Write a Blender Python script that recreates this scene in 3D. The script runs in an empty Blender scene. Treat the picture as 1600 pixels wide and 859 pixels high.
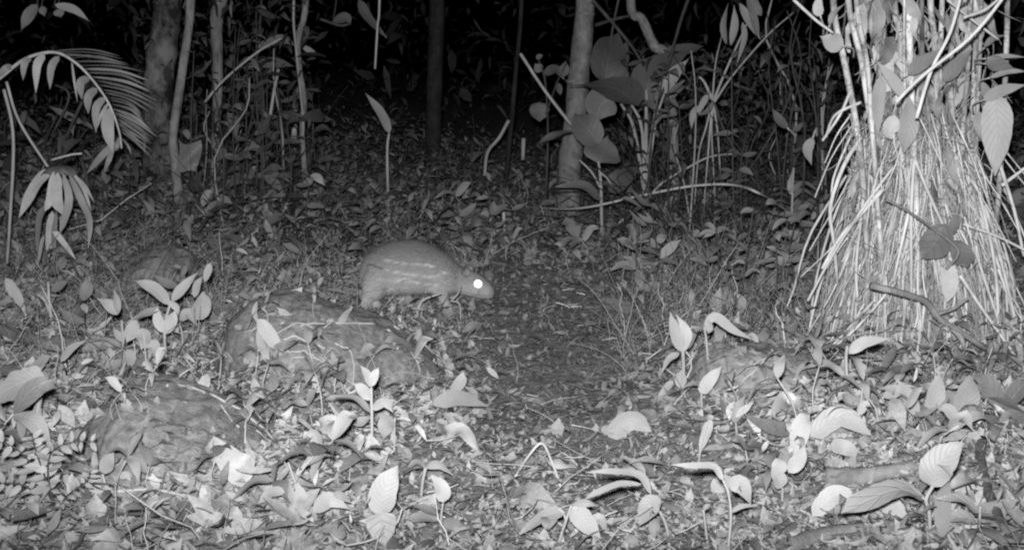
import bpy, bmesh, math, random
import numpy as np
from mathutils import Vector, Matrix, Euler
S = bpy.context.scene
COL = S.collection
rng = random.Random(11)
nr = np.random.RandomState(5)
PI = math.pi
R_ = math.radians

# ------------------------------------------------------------------ camera, sky, lamp, exposure
CH, PITCH, F = 0.95, R_(9.0), 1700.0          # camera height, tilt, focal length in pixels of the 1600 px frame
cam = bpy.data.cameras.new('camera'); camo = bpy.data.objects.new('camera', cam); COL.objects.link(camo)
camo.location = (0, 0, CH); camo.rotation_euler = (PI / 2 - PITCH, 0, 0)
cam.sensor_width = 36; cam.lens = 36 * F / 1600; cam.clip_start = 0.02; cam.clip_end = 400
S.camera = camo
w = bpy.data.worlds.new('World'); S.world = w; w.use_nodes = True
nt = w.node_tree; bg = nt.nodes['Background']
sk = nt.nodes.new('ShaderNodeTexSky'); sk.sky_type = 'NISHITA'; sk.sun_disc = False
sk.sun_elevation = R_(-4); sk.sun_rotation = R_(200)
bw = nt.nodes.new('ShaderNodeRGBToBW')
nt.links.new(sk.outputs[0], bw.inputs[0]); nt.links.new(bw.outputs[0], bg.inputs[0])
bg.inputs[1].default_value = 0.02              # deep night under a closed canopy
# the infrared flash of the trail camera: the one lamp that lights the picture
ld = bpy.data.lights.new('infrared_flash', 'SPOT'); lo = bpy.data.objects.new('infrared_flash', ld); COL.objects.link(lo)
ld.energy = 1190; ld.spot_size = R_(59); ld.spot_blend = 1.0; ld.shadow_soft_size = 0.035
lo.location = (-0.03, -0.02, CH + 0.11)
_t = Vector((0.14, 4.4, 0.84)) - lo.location
lo.scale = (2.3, 1, 1)                        # the reflector spreads the beam wider than it is tall
lo.rotation_euler = _t.to_track_quat('-Z', 'Y').to_euler()
lo['kind'] = 'structure'
S.view_settings.view_transform = 'Standard'; S.view_settings.look = 'None'
S.view_settings.exposure = 0.0; S.view_settings.gamma = 1.0
cy = S.cycles
cy.max_bounces = 3; cy.diffuse_bounces = 2; cy.glossy_bounces = 1; cy.transmission_bounces = 1
cy.use_denoising = False; cy.sample_clamp_direct = 2.5; cy.sample_clamp_indirect = 0.6; cy.pixel_filter_type = 'BLACKMAN_HARRIS'; cy.filter_width = 2.3
cy.caustics_reflective = False; cy.caustics_refractive = False

# ------------------------------------------------------------------ picture -> place
FW = Vector((0, math.cos(PITCH), -math.sin(PITCH))); UP = Vector((0, math.sin(PITCH), math.cos(PITCH)))
def ray(px, py):
    return FW + Vector((1, 0, 0)) * ((px - 800) / F) + UP * ((429.5 - py) / F)
def at(px, py, d):                               # the point seen at a pixel, d metres ahead
    r = ray(px, py); return Vector((0, 0, CH)) + r * (d / r.y)
def mpp(d): return d / F                         # metres per pixel at that distance

def _hash(ix, iy, s):
    h = (ix * 374761393 + iy * 668265263 + s * 69069) & 0xffffffff
    h = ((h ^ (h >> 13)) * 1274126177) & 0xffffffff
    return ((h ^ (h >> 16)) & 0xffff) / 65535.0
def vnoise(x, y, s=0):
    x = np.asarray(x, float); y = np.asarray(y, float)
    ix = np.floor(x).astype(np.int64); iy = np.floor(y).astype(np.int64)
    fx = x - ix; fy = y - iy; fx = fx * fx * (3 - 2 * fx); fy = fy * fy * (3 - 2 * fy)
    a = _hash(ix, iy, s); b = _hash(ix + 1, iy, s); c = _hash(ix, iy + 1, s); e = _hash(ix + 1, iy + 1, s)
    return (a * (1 - fx) + b * fx) * (1 - fy) + (c * (1 - fx) + e * fx) * fy - 0.5
def trail(x, y):                                 # 1 on the worn strip of the trail, 0 beside it
    cx = 0.18 + 0.03 * (np.asarray(y) - 3)
    wd = 0.28 + 0.035 * np.asarray(y) + .28 * np.clip(3.4 - np.asarray(y), 0, 1)
    return np.exp(-((np.asarray(x) - cx) / wd) ** 4)
def gz(x, y):
    x = np.asarray(x, float); y = np.asarray(y, float)
    t = np.maximum(y - 4.8, 0)
    z = 0.065 * (np.sqrt(t * t + 0.5) - math.sqrt(0.5))
    z = np.minimum(z, 1.6 + 0.0 * z)
    z = z - 0.05 * trail(x, y) * np.clip((7 - y) / 3, 0, 1)
    z = z + 0.07 * vnoise(x * 1.1, y * 1.1, 1) + 0.04 * vnoise(x * 3, y * 3, 2) + 0.022 * vnoise(x * 8, y * 8, 3)
    z = z + 0.10 * np.clip(np.abs(x - 0.2) - 1.2, 0, 2) * np.clip((y - 4) / 3, 0, 1)
    return z
def gz1(x, y): return float(gz(x, y))
def gnd(px, py):                                 # where the ray of a pixel meets the ground
    r = ray(px, py); r = r / r.y
    y = 1.2
    step = 0.02
    while y < 30:
        if CH + r.z * y <= gz1(r.x * y, y): break
        y += step; step *= 1.006
    return Vector((r.x * y, y, gz1(r.x * y, y)))
def gd(px, py): return gnd(px, py).y

# ------------------------------------------------------------------ materials (the flash and the film see only greys)
def nodes_mat(name, rough=0.65, spec=0.25):
    m = bpy.data.materials.new(name); m.use_nodes = True
    n = m.node_tree.nodes; b = n['Principled BSDF']
    b.inputs['Roughness'].default_value = rough
    b.inputs['Specular IOR Level'].default_value = spec
    return m, m.node_tree, b
def N(t, kind, **kw):
    n = t.nodes.new(kind)
    for k, v in kw.items():
        if k.startswith('i_'):
            key = k[2:]; n.inputs[int(key) if key.isdigit() else key].default_value = v
        else: setattr(n, k, v)
    return n
def math_(t, op, a, b=None, c=None):
    n = t.nodes.new('ShaderNodeMath'); n.operation = op
    for i, v in enumerate((a, b, c)):
        if v is None: continue
        if isinstance(v, (int, float)): n.inputs[i].default_value = v
        else: t.links.new(v, n.inputs[i])
    return n.outputs[0]
def ramp(t, fac, stops):
    n = t.nodes.new('ShaderNodeValToRGB'); e = n.color_ramp.elements
    while len(e) < len(stops): e.new(0.5)
    for q, (p, v) in zip(e, stops): q.position = p; q.color = (v, v, v, 1)
    t.links.new(fac, n.inputs[0]); return n.outputs[0]
def noise(t, vec, scale, detail=3, rough=0.6):
    n = N(t, 'ShaderNodeTexNoise'); n.inputs['Scale'].default_value = scale; n.inputs['Detail'].default_value = detail; n.inputs['Roughness'].default_value = rough
    if vec is not None: t.links.new(vec, n.inputs['Vector'])
    return n.outputs['Fac']
def bump(t, b, h, strength, dist):
    n = N(t, 'ShaderNodeBump'); n.inputs['Strength'].default_value = strength; n.inputs['Distance'].default_value = dist
    t.links.new(h, n.inputs['Height']); t.links.new(n.outputs[0], b.inputs['Normal'])
def leaf_mat(name, base, veins=0.16, side=9.0, spots=0.25, rough=0.55):
    m, t, b = nodes_mat(name, rough, 0.3)
    uv = N(t, 'ShaderNodeUVMap', uv_map='UVMap'); sp = N(t, 'ShaderNodeSeparateXYZ'); t.links.new(uv.outputs[0], sp.inputs[0])
    ac = math_(t, 'ABSOLUTE', math_(t, 'SUBTRACT', sp.outputs[0], 0.5))
    mid = math_(t, 'SMOOTH_MIN', math_(t, 'DIVIDE', ac, 0.035), 1.0, 0.2)          # 0 on the midrib
    ph = math_(t, 'SUBTRACT', math_(t, 'MULTIPLY', sp.outputs[1], side), math_(t, 'MULTIPLY', ac, side * 0.55))
    sv = math_(t, 'ABSOLUTE', math_(t, 'SINE', math_(t, 'MULTIPLY', ph, PI)))
    sv = math_(t, 'SMOOTH_MIN', math_(t, 'DIVIDE', sv, 0.35), 1.0, 0.2)
    tc = N(t, 'ShaderNodeTexCoord'); oi = N(t, 'ShaderNodeObjectInfo')
    off = N(t, 'ShaderNodeVectorMath', operation='ADD'); t.links.new(tc.outputs['Object'], off.inputs[0]); 
    cx = N(t, 'ShaderNodeCombineXYZ'); t.links.new(math_(t, 'MULTIPLY', oi.outputs['Random'], 40.0), cx.inputs[0]); t.links.new(cx.outputs[0], off.inputs[1])
    n1 = noise(t, off.outputs[0], 26, 4); n2 = noise(t, off.outputs[0], 90, 2)
    v = math_(t, 'ADD', 1.0 - veins - spots * 0.55, math_(t, 'MULTIPLY', n1, spots))
    v = math_(t, 'ADD', v, math_(t, 'MULTIPLY', n2, spots * 0.5))
    v = math_(t, 'ADD', v, math_(t, 'MULTIPLY', math_(t, 'SUBTRACT', 1.0, mid), veins * 0.9))
    v = math_(t, 'ADD', v, math_(t, 'MULTIPLY', sv, veins * 0.55))
    v = math_(t, 'MULTIPLY', v, math_(t, 'ADD', 0.82, math_(t, 'MULTIPLY', oi.outputs['Random'], 0.36)))
    hole = ramp(t, noise(t, off.outputs[0], 38, 3, 0.7), [(0.0, 1), (0.70, 1), (0.76, 0.5), (1, 0.35)])  # decay flecks
    v = math_(t, 'MULTIPLY', v, hole)
    v = math_(t, 'MULTIPLY', v, base)
    cb = N(t, 'ShaderNodeCombineColor'); [t.links.new(v, cb.inputs[i]) for i in range(3)]
    t.links.new(cb.outputs[0], b.inputs['Base Color'])
    h = math_(t, 'ADD', math_(t, 'MULTIPLY', sv, 0.6), math_(t, 'ADD', mid, math_(t, 'MULTIPLY', n1, 0.8)))
    bump(t, b, h, 0.25 + 1.2 * max(veins - .1, 0), 0.004)
    return m
def tone_mat(name, k=1.0, scale=60, rough=0.75, lo=0.7, hi=1.25):
    m, t, b = nodes_mat(name, rough, 0.15)
    a = N(t, 'ShaderNodeAttribute', attribute_name='tone')
    tc = N(t, 'ShaderNodeTexCoord')
    v = ramp(t, noise(t, tc.outputs['Object'], scale, 4), [(0.25, lo), (0.75, hi)])
    v = math_(t, 'MULTIPLY', math_(t, 'MULTIPLY', a.outputs['Fac'], v), k)
    cb = N(t, 'ShaderNodeCombineColor'); [t.links.new(v, cb.inputs[i]) for i in range(3)]
    t.links.new(cb.outputs[0], b.inputs['Base Color'])
    return m
def rough_mat(name, lo, hi, scale=12, stretch=(1, 1, 1), bstr=0.5, bdist=0.01, detail=6, rough=0.85, rnd=0.0, mid=(0.3, 0.7)):
    m, t, b = nodes_mat(name, rough, 0.15)
    tc = N(t, 'ShaderNodeTexCoord'); mp = N(t, 'ShaderNodeMapping'); t.links.new(tc.outputs['Object'], mp.inputs[0])
    mp.inputs['Scale'].default_value = stretch
    n = noise(t, mp.outputs[0], scale, detail, 0.65)
    v = ramp(t, n, [(mid[0], lo), (mid[1], hi)])
    if rnd:
        oi = N(t, 'ShaderNodeObjectInfo')
        v = math_(t, 'MULTIPLY', v, math_(t, 'ADD', 1 - rnd, math_(t, 'MULTIPLY', oi.outputs['Random'], 2 * rnd)))
        cb = N(t, 'ShaderNodeCombineColor'); [t.links.new(v, cb.inputs[i]) for i in range(3)]; v = cb.outputs[0]
    t.links.new(v, b.inputs['Base Color'])
    n2 = noise(t, mp.outputs[0], scale * 3, 5, 0.7)
    bump(t, b, math_(t, 'ADD', n, math_(t, 'MULTIPLY', n2, 0.5)), bstr, bdist)
    return m
L_PALE = leaf_mat('leaf_pale', 0.31, 0.17)
L_MID = leaf_mat('leaf_mid', 0.26, 0.16)
L_DULL = leaf_mat('leaf_dull', 0.17, 0.22, 6)
L_DARK = leaf_mat('leaf_dark', 0.11, 0.26, 5)
L_RIB = leaf_mat('leaf_ribbed', 0.36, 0.26, 4.2)
L_DEAD = leaf_mat('leaf_dead', 0.36, 0.06, 7, 0.6, 0.8)
L_WHITE = leaf_mat('leaf_bleached', 0.35, 0.12, 8, .3)
M = {'w': L_WHITE, 'p': L_PALE, 'm': L_MID, 'u': L_DULL, 'd': L_DARK, 'r': L_RIB, 'x': L_DEAD}
STEM = rough_mat('stem', 0.26, 0.44, 30, (1, 1, .2), 0.3, 0.002, rnd=.15)
STEM_D = rough_mat('stem_dark', 0.03, 0.09, 30, (1, 1, .2), 0.3, 0.002, rnd=.2)
STEM_P = rough_mat('stem_pale', 0.36, 0.58, 30, (1, 1, .3), 0.3, 0.002, rnd=.1)
CANE = rough_mat('cane', 0.26, 0.72, 20, (1, 1, .3), 0.8, 0.006, rnd=.15)
def cane_mat(name, lo, hi, scale):
    m = rough_mat(name, lo, hi, scale, (1, 1, .3), 1.0, 0.008, rnd=.25, mid=(.36, .64)); t = m.node_tree; b = t.nodes['Principled BSDF']
    src = b.inputs['Base Color'].links[0].from_socket
    tc = N(t, 'ShaderNodeTexCoord'); sp = N(t, 'ShaderNodeSeparateXYZ'); t.links.new(tc.outputs['Object'], sp.inputs[0]); oi = N(t, 'ShaderNodeObjectInfo')
    z = math_(t, 'ADD', math_(t, 'MULTIPLY', sp.outputs[2], 6.5), math_(t, 'ADD', math_(t, 'MULTIPLY', oi.outputs['Random'], 9.0), math_(t, 'MULTIPLY', noise(t, tc.outputs['Object'], 20, 2), .35)))
    fr = math_(t, 'FRACT', z)
    band = ramp(t, fr, [(0, .6), (.03, .6), (.08, 1), (.93, 1.0)])                                 # scars where old leaves fell
    pat = ramp(t, noise(t, tc.outputs['Object'], 34, 5, .7), [(.34, .5), (.50, 1.0)])                 # mould and torn sheath
    v = math_(t, 'MULTIPLY', math_(t, 'MULTIPLY', src, band), pat)
    cb = N(t, 'ShaderNodeCombineColor'); [t.links.new(v, cb.inputs[i]) for i in range(3)]
    t.links.new(cb.outputs[0], b.inputs['Base Color'])
    return m
CLUMP_CANE = cane_mat('clump_cane', .18, .60, 22)
CLUMP_CANE_D = cane_mat('clump_cane_mottled', .08, .48, 16)
CANE_D = rough_mat('cane_mottled', 0.07, 0.3, 16, (1, 1, .5), 0.9, 0.01, rnd=.15)
ROOT = rough_mat('root', 0.32, 0.74, 22, (1, 1, .25), 0.5, 0.003, rnd=.18)
BARK_M = rough_mat('bark_mottled', 0.02, 0.19, 7, (1, 1, .8), 1.0, 0.02, 8, mid=(.4, .62))
BARK = rough_mat('bark', 0.09, 0.32, 15, (1, 1, .6), 0.8, 0.015)
BARK_D = rough_mat('bark_dark', 0.10, 0.30, 14, (1, 1, .5), 0.9, 0.015, rnd=.1)
ROCK = rough_mat('rock', 0.11, 0.31, 38, (1, 1, 1), .9, 0.006, 10, mid=(.32, .68))
SOIL = rough_mat('soil', 0.10, 0.36, 30, (1, 1, 1), 1.0, 0.02, 8)
BARK_X = rough_mat('bark_dimmed', 0.015, 0.06, 14, (1, 1, .5), 0.9, 0.015)  # far trunks: bark colour lowered to imitate the weak flash light there
ROOT_D = rough_mat('root_dull', 0.16, 0.52, 18, (1, 1, .3), 0.5, 0.003)
LITTER = tone_mat('leaf_litter', 1.0, 80)
FARLEAF = tone_mat('far_leaves', 1.0, 9)

# ------------------------------------------------------------------ mesh building
class MB:
    def __init__(s): s.v = []; s.f = []; s.uv = []          # uv: one pair for every vertex
    def tube(s, pts, rad, n=7, cap=True, rough=0.0):
        pts = [Vector(p) for p in pts]; k = len(pts); b0 = len(s.v)
        up = None
        for i, p in enumerate(pts):
            tg = (pts[min(i + 1, k - 1)] - pts[max(i - 1, 0)]).normalized()
            if up is None:
                up = tg.orthogonal().normalized()
            up = (up - tg * up.dot(tg)).normalized(); sd = tg.cross(up)
            r = rad[i] if isinstance(rad, (list, tuple)) else rad
            for j in range(n):
                a = 2 * PI * j / n; rr = r * (1 + rough * (rng.random() - .5))
                s.v.append(p + (up * math.cos(a) + sd * math.sin(a)) * rr); s.uv.append((j / n, i / max(k - 1, 1)))
        for i in range(k - 1):
            for j in range(n):
                a = b0 + i * n + j; b = b0 + i * n + (j + 1) % n
                s.f.append((a, b, b + n, a + n))
        if cap:
            s.f.append(tuple(b0 + j for j in range(n))[::-1]); s.f.append(tuple(b0 + (k - 1) * n + j for j in range(n)))
    def leaf(s, path, width, normal, fold=0.14, roll=0.0, a=0.74, b=0.85, wave=0.05, serr=0.07, n=12, lobes=0.0, tear=0.0):
        """path: points base->tip; normal: hint of the way the upper face looks; width in metres"""
        P = spline(path, n); k = len(P); b0 = len(s.v); ph = rng.random() * 6; ph2 = rng.random() * 6
        us = (-1, -.5, 0, .5, 1)
        L = sum((P[i + 1] - P[i]).length for i in range(k - 1))
        for i, p in enumerate(P):
            t = i / (k - 1)
            tg = (P[min(i + 1, k - 1)] - P[max(i - 1, 0)]).normalized()
            nn = normal - tg * normal.dot(tg)
            if nn.length < 1e-4: nn = tg.orthogonal()
            nn.normalize(); sd = tg.cross(nn).normalized()
            if roll:
                q = Matrix.Rotation(roll, 3, tg); sd = q @ sd; nn = q @ nn
            hw = 0.5 * width * max(math.sin(PI * min(max(t, 0.0), 1.0) ** a), 0.0) ** b
            if lobes: hw *= 1 - lobes * (0.5 + 0.5 * math.sin(t * 34 + ph))
            if t > .7: q_ = (t - .7) / .3; hw *= 1 - .5 * q_ * q_ * (3 - 2 * q_)
            if t in (0.0, 1.0): hw = 0.012 * width
            for u in us:
                e = hw * u
                if serr and abs(u) == 1: e *= 1 + serr * (rng.random() - .6)
                z = fold * abs(e) + wave * width * math.sin(t * 9 + ph + u * 1.3) * abs(u) + 0.5 * wave * width * math.sin(t * 5 + ph2) 
                s.v.append(p + sd * e + nn * z); s.uv.append((0.5 + 0.5 * u, t))
        for i in range(k - 1):
            for j in range(4):
                if tear and j in (0, 3) and 1 < i < k - 3 and n > 8 and rng.random() < tear: continue
                q = b0 + i * 5 + j; s.f.append((q, q + 1, q + 6, q + 5))
    def build(s, name, mat, parent=None, loc=None, smooth=True):
        o_ = Vector(loc) if loc is not None else Vector((0, 0, 0))
        me = bpy.data.meshes.new(name); me.from_pydata([tuple(p - o_) for p in s.v], [], s.f)
        if s.uv and len(s.uv) == len(s.v):
            l = me.uv_layers.new(name='UVMap'); idx = np.empty(len(me.loops), np.int32); me.loops.foreach_get('vertex_index', idx)
            l.data.foreach_set('uv', np.array(s.uv, np.float32)[idx].ravel())
        if smooth: me.polygons.foreach_set('use_smooth', [True] * len(me.polygons))
        me.materials.append(mat)
        o = bpy.data.objects.new(name, me); COL.objects.link(o)
        if parent is not None: o.parent = parent
        o.location = o_
        return o
def spline(pts, n):
    pts = [Vector(p) for p in pts]
    if len(pts) == 2: return [pts[0].lerp(pts[1], i / n) for i in range(n + 1)]
    e = [pts[0] * 2 - pts[1]] + pts + [pts[-1] * 2 - pts[-2]]
    out = []; m = len(pts) - 1
    for i in range(n + 1):
        x = i / n * m; k = min(int(x), m - 1); t = x - k
        p0, p1, p2, p3 = e[k:k + 4]
        out.append(0.5 * ((2 * p1) + (p2 - p0) * t + (2 * p0 - 5 * p1 + 4 * p2 - p3) * t * t + (3 * p1 - p0 - 3 * p2 + p3) * t ** 3))
    return out
def tag(o, label=None, cat=None, group=None, kind=None):
    if label: o['label'] = label
    if cat: o['category'] = cat
    if group: o['group'] = group
    if kind: o['kind'] = kind
    return o
def empty(name, loc, label, cat, group=None, rz=0.0):
    o = bpy.data.objects.new(name, None); COL.objects.link(o); o.location = loc; o.rotation_euler = (0, 0, rz); o.empty_display_size = 0.05
    return tag(o, label, cat, group)
def part(mb, name, mat, root, label=None):
    """world-space mesh builder -> child mesh of root (root is unrotated here)"""
    off = Vector(root.location)
    for i, p in enumerate(mb.v): mb.v[i] = p - off
    o = mb.build(name, mat, root)
    if label: o['label'] = label
    return o
def P3(pts, d):
    return [at(p[0], p[1], d + (p[2] if len(p) > 2 else 0)) for p in pts]
def cam_normal(p): return (Vector((0, 0, CH)) - p).normalized()
def leaf_px(mb, pts, wpx, d, up=0.25, roll=None, **kw):
    """a leaf through picture points (x, y[, metres further]) about d ahead, wpx wide as seen"""
    Q = P3(pts, d); c = sum(Q, Vector()) / len(Q); v = cam_normal(c)
    nh = (v * (1 - up) + Vector((0, 0, 1)) * up).normalized()
    tg = (Q[-1] - Q[0]).normalized(); nn = (nh - tg * nh.dot(tg)).normalized()
    vv = (v - tg * v.dot(tg)).normalized()
    if roll is None: roll = rng.uniform(-.45, .45)
    seen = max(abs(nn.dot(vv)) * math.cos(roll), .35)
    mb.leaf(Q, wpx * mpp(c.y) / seen, nh, roll=roll, **kw)
def tube_px(mb, pts, w0, w1, d, n=7, k=None, rough=0.12):
    Q = spline(P3(pts, d), k or max(4, 5 * (len(pts) - 1)))
    m = len(Q) - 1
    mb.tube(Q, [0.5 * (w0 + (w1 - w0) * i / m) * mpp(Q[i].y) for i in range(m + 1)], n, True, rough)

def plant(name, label, cat, base, stems, leaves, d=None, group=None, stem_mat=None, lname='leaf'):
    """base: pixel where it leaves the ground. stems: (pts, w0, w1); leaves: (pts, width, tone[, kw])"""
    g = gnd(*base)
    if d is not None:
        g = at(base[0], base[1], d); g.z = gz1(g.x, g.y)
    dd = g.y if d is None else d
    root = empty(name, g, label, cat, group)
    for st in stems:
        mb = MB(); pts = st[0]
        Q = P3([p for p in pts], dd)
        if (Vector(pts[0][:2]) - Vector(base)).length < 3: Q[0] = g - Vector((0, 0, .02))
        q = spline(Q, max(4, 5 * (len(Q) - 1))); m = len(q) - 1
        mb.tube(q, [0.5 * (st[1] + (st[2] - st[1]) * i / m) * mpp(q[i].y) for i in range(m + 1)], 6, True, .1)
        part(mb, 'stem', stem_mat or STEM, root)
    for lf in leaves:
        mb = MB(); kw = lf[3] if len(lf) > 3 else {}
        leaf_px(mb, lf[0], lf[1], dd, **kw)
        part(mb, lname, M[lf[2]], root)
    return root
def single(name, label, cat, mb, mat, group=None, base=None, kind=None):
    lo_ = base if base is not None else sum(mb.v, Vector()) / len(mb.v)
    o = mb.build(name, mat, None, lo_); return tag(o, label, cat, group, kind)
def stuff_mesh(name, V, Fq, tone, mat, parent=None):
    """V (n,3) floats, Fq (m,4) ints, tone (n,)"""
    me = bpy.data.meshes.new(name)
    me.vertices.add(len(V)); me.vertices.foreach_set('co', np.ascontiguousarray(V, np.float32).ravel())
    k = Fq.shape[1]
    me.loops.add(Fq.size); me.loops.foreach_set('vertex_index', np.ascontiguousarray(Fq, np.int32).ravel())
    me.polygons.add(len(Fq)); me.polygons.foreach_set('loop_start', np.arange(0, Fq.size, k, dtype=np.int32))
    me.polygons.foreach_set('use_smooth', np.ones(len(Fq), bool))
    me.update(calc_edges=True)
    at_ = me.attributes.new('tone', 'FLOAT', 'POINT'); at_.data.foreach_set('value', np.ascontiguousarray(tone, np.float32))
    me.materials.append(mat)
    o = bpy.data.objects.new(name, me); COL.objects.link(o)
    if parent is not None: o.parent = parent
    o['kind'] = 'stuff'
    return o
def leaf_cloud(pos, L, W, yaw, pitch, roll, curl, fold, fine=False):
    """many small leaves at once: 4 stations x 3 points each"""
    n = len(pos)
    s = np.array([0, .16, .38, .6, .82, 1.0]) if fine else np.array([0, .3, .68, 1.0])
    pr = np.array([.05, .66, 1, .9, .45, .02]) if fine else np.array([.06, .95, .72, .03]); u = np.array([-1., 0, 1.]); K = len(s)
    X = np.tile((s - .5)[:, None], (1, 3)).ravel()[None] * L[:, None]
    Yl = (pr[:, None] * u[None]).ravel()[None] * (W[:, None] * .5)
    Yl = Yl * (1 + .35 * (nr.rand(n, 3 * K) - .5) * (.3 if fine else 1))
    Z = curl[:, None] * (4 * (np.tile((s - .5)[:, None], (1, 3)).ravel() ** 2))[None] * L[:, None] * -.25 + fold[:, None] * np.abs(Yl)
    Z = Z + .06 * L[:, None] * (nr.rand(n, 3 * K) - .5) * (.3 if fine else 1)
    cr, sr = np.cos(roll)[:, None], np.sin(roll)[:, None]
    Y2 = Yl * cr - Z * sr; Z2 = Yl * sr + Z * cr
    cp, sp = np.cos(pitch)[:, None], np.sin(pitch)[:, None]
    X3 = X * cp - Z2 * sp; Z3 = X * sp + Z2 * cp
    c, s_ = np.cos(yaw)[:, None], np.sin(yaw)[:, None]
    V = np.stack([X3 * c - Y2 * s_, X3 * s_ + Y2 * c, Z3], -1) + pos[:, None, :]
    f = []
    for i in range(K - 1):
        for j in range(2):
            a = i * 3 + j; f.append((a, a + 1, a + 4, a + 3))
    Fq = (np.array(f)[None] + (np.arange(n) * 3 * K)[:, None, None]).reshape(-1, 4)
    return V.reshape(-1, 3), Fq
# ------------------------------------------------------------------ the setting
def axis(lo, hi, dense_lo, dense_hi, fine, grow=1.16):
    a = list(np.arange(dense_lo, dense_hi, fine)); s = fine
    x = dense_hi
    while x < hi: a.append(x); s *= grow; x += s
    s = fine; x = dense_lo - fine * grow
    while x > lo: a.insert(0, x); s *= grow; x -= s
    return np.array(a)
xs = axis(-120, 120, -3.4, 3.4, .035); ys = axis(-40, 160, 1.4, 8.5, .035)
GX, GY = np.meshgrid(xs, ys); GZ = gz(GX, GY)
near = np.clip((9 - np.abs(GY - 4.5)) / 3, 0, 1)
GZ = GZ + near * (0.010 * vnoise(GX * 22, GY * 22, 8))
nx, ny = len(xs), len(ys)
ii = np.arange(ny - 1)[:, None] * nx + np.arange(nx - 1)[None]
gq = np.stack([ii, ii + 1, ii + nx + 1, ii + nx], -1).reshape(-1, 4)
g = stuff_mesh('ground', np.stack([GX, GY, GZ], -1).reshape(-1, 3), gq, np.ones(nx * ny), SOIL); g['kind'] = 'structure'

ROCKS = []
def clear_of_rocks(x, y, m=.03):
    ok = np.ones(len(x), bool)
    for a, b, c, d in ROCKS: ok &= ~((x > a - m) & (x < b + m) & (y > c) & (y < d))
    return ok
def rock(name, label, px, dc, df, db, amp=.02, seed=0, mat=ROCK, group=None):
    pts = [at(x, y, dc) for x, y in px]
    X = np.array([p.x for p in pts]); Z = np.array([p.z for p in pts])
    ROCKS.append((X[0], X[-1], dc - df * 1.1, dc + db * .6))
    nu, nv = 120, 90
    u = np.linspace(0, 1, nu); xx = X[0] + (X[-1] - X[0]) * u
    zz = np.interp(xx, X, Z)
    kz = np.array([.1, .2, .4, .2, .1]); zz = np.convolve(np.pad(zz, 2, 'edge'), kz, 'valid')
    v = np.linspace(-1, 1, nv)
    U, V = np.meshgrid(np.arange(nu), v)
    ends = np.sin(PI * np.clip(u, .015, .985)) ** .45
    Yy = np.where(V < 0, dc + V * df * ends[U], dc + V * db * ends[U])
    Xx = xx[U] + .03 * vnoise(Yy * 5, U * .2, seed)
    gb = gz(Xx, Yy) - .06
    sh = np.where(V < 0, (1 - np.abs(V) ** 2.6) ** .62, (1 - np.abs(V) ** 2.0) ** .8)
    Zz = gb + np.maximum(zz[U] - gb, .02) * sh
    q_ = Yy + Zz * .9
    d = amp * (2.0 * vnoise(Xx * 6, q_ * 6, seed + 1) + 1.2 * (.4 - np.abs(vnoise(Xx * 13, q_ * 13, seed + 2)) * 2) + .5 * vnoise(Xx * 30, q_ * 30, seed + 3))
    Zz = Zz + d * np.clip(sh * 2, 0, 1); Yy = Yy + d * .8
    i2 = np.arange(nv - 1)[:, None] * nu + np.arange(nu - 1)[None]
    q = np.stack([i2, i2 + 1, i2 + nu + 1, i2 + nu], -1).reshape(-1, 4)
    Vv = np.stack([Xx, Yy, Zz], -1).reshape(-1, 3); c = np.array([xx.mean(), dc, float(gz(xx.mean(), dc))])
    o = stuff_mesh(name, Vv - c, q, np.ones(len(Vv)), mat); o.location = c; del o['kind']
    return tag(o, label, 'rock', group)
rock('boulder', 'long low grey boulder sloping down to the trail, thin roots trailing over it',
     [(340, 560), (365, 490), (400, 463), (440, 456), (480, 459), (525, 472), (565, 488), (602, 503), (645, 526), (675, 552), (692, 580), (699, 612), (704, 645)], 3.95, .46, .32, .010, 3)
rock('boulder', 'humped pale topped boulder near the fern, a grey dead leaf leaning on it',
     [(138, 700), (152, 655), (172, 622), (200, 598), (235, 586), (272, 592), (320, 612), (370, 636), (415, 672), (445, 708), (464, 756)], 2.93, .42, .28, .011, 13)
rock('boulder', 'dark low boulder half covered by leaves beside the root clump',
     [(1068, 612), (1085, 565), (1115, 540), (1170, 531), (1235, 541), (1280, 562), (1305, 600)], 3.62, .26, .3, .02, 19)
rock('stone', 'dark rounded stone under the drooping fan leaf', [(182, 432), (200, 408), (230, 392), (262, 388), (290, 402), (312, 430)], 5.5, .3, .35, .03, 29, BARK_D)
rock('stone', 'pale edged stone behind the drooping fan leaf', [(140, 380), (150, 345), (172, 330), (188, 352), (196, 382)], 6.6, .2, .25, .03, 33)

for xa, xb, yp in ((-30, 205, 552), (1285, 1435, 764), (1225, 1370, 852), (1520, 1585, 760)):  # fallen logs lie on top of the litter
    a_, b_ = gnd(xa, yp), gnd(xb, yp); ROCKS.append((a_.x, b_.x, a_.y - .30, a_.y + .07))
for xa, xb, yp in ((672, 764, 640), (940, 1030, 692), (1255, 1370, 712), (1255, 1360, 830)):
    a_, b_ = gnd(xa, yp), gnd(xb, yp); ROCKS.append((a_.x, b_.x, a_.y - .22, a_.y + .05))
a_, b_ = at(552, 470, gd(640, 471)), at(790, 470, gd(640, 471)); ROCKS.append((a_.x, b_.x, a_.y - .42, a_.y + .2))
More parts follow.
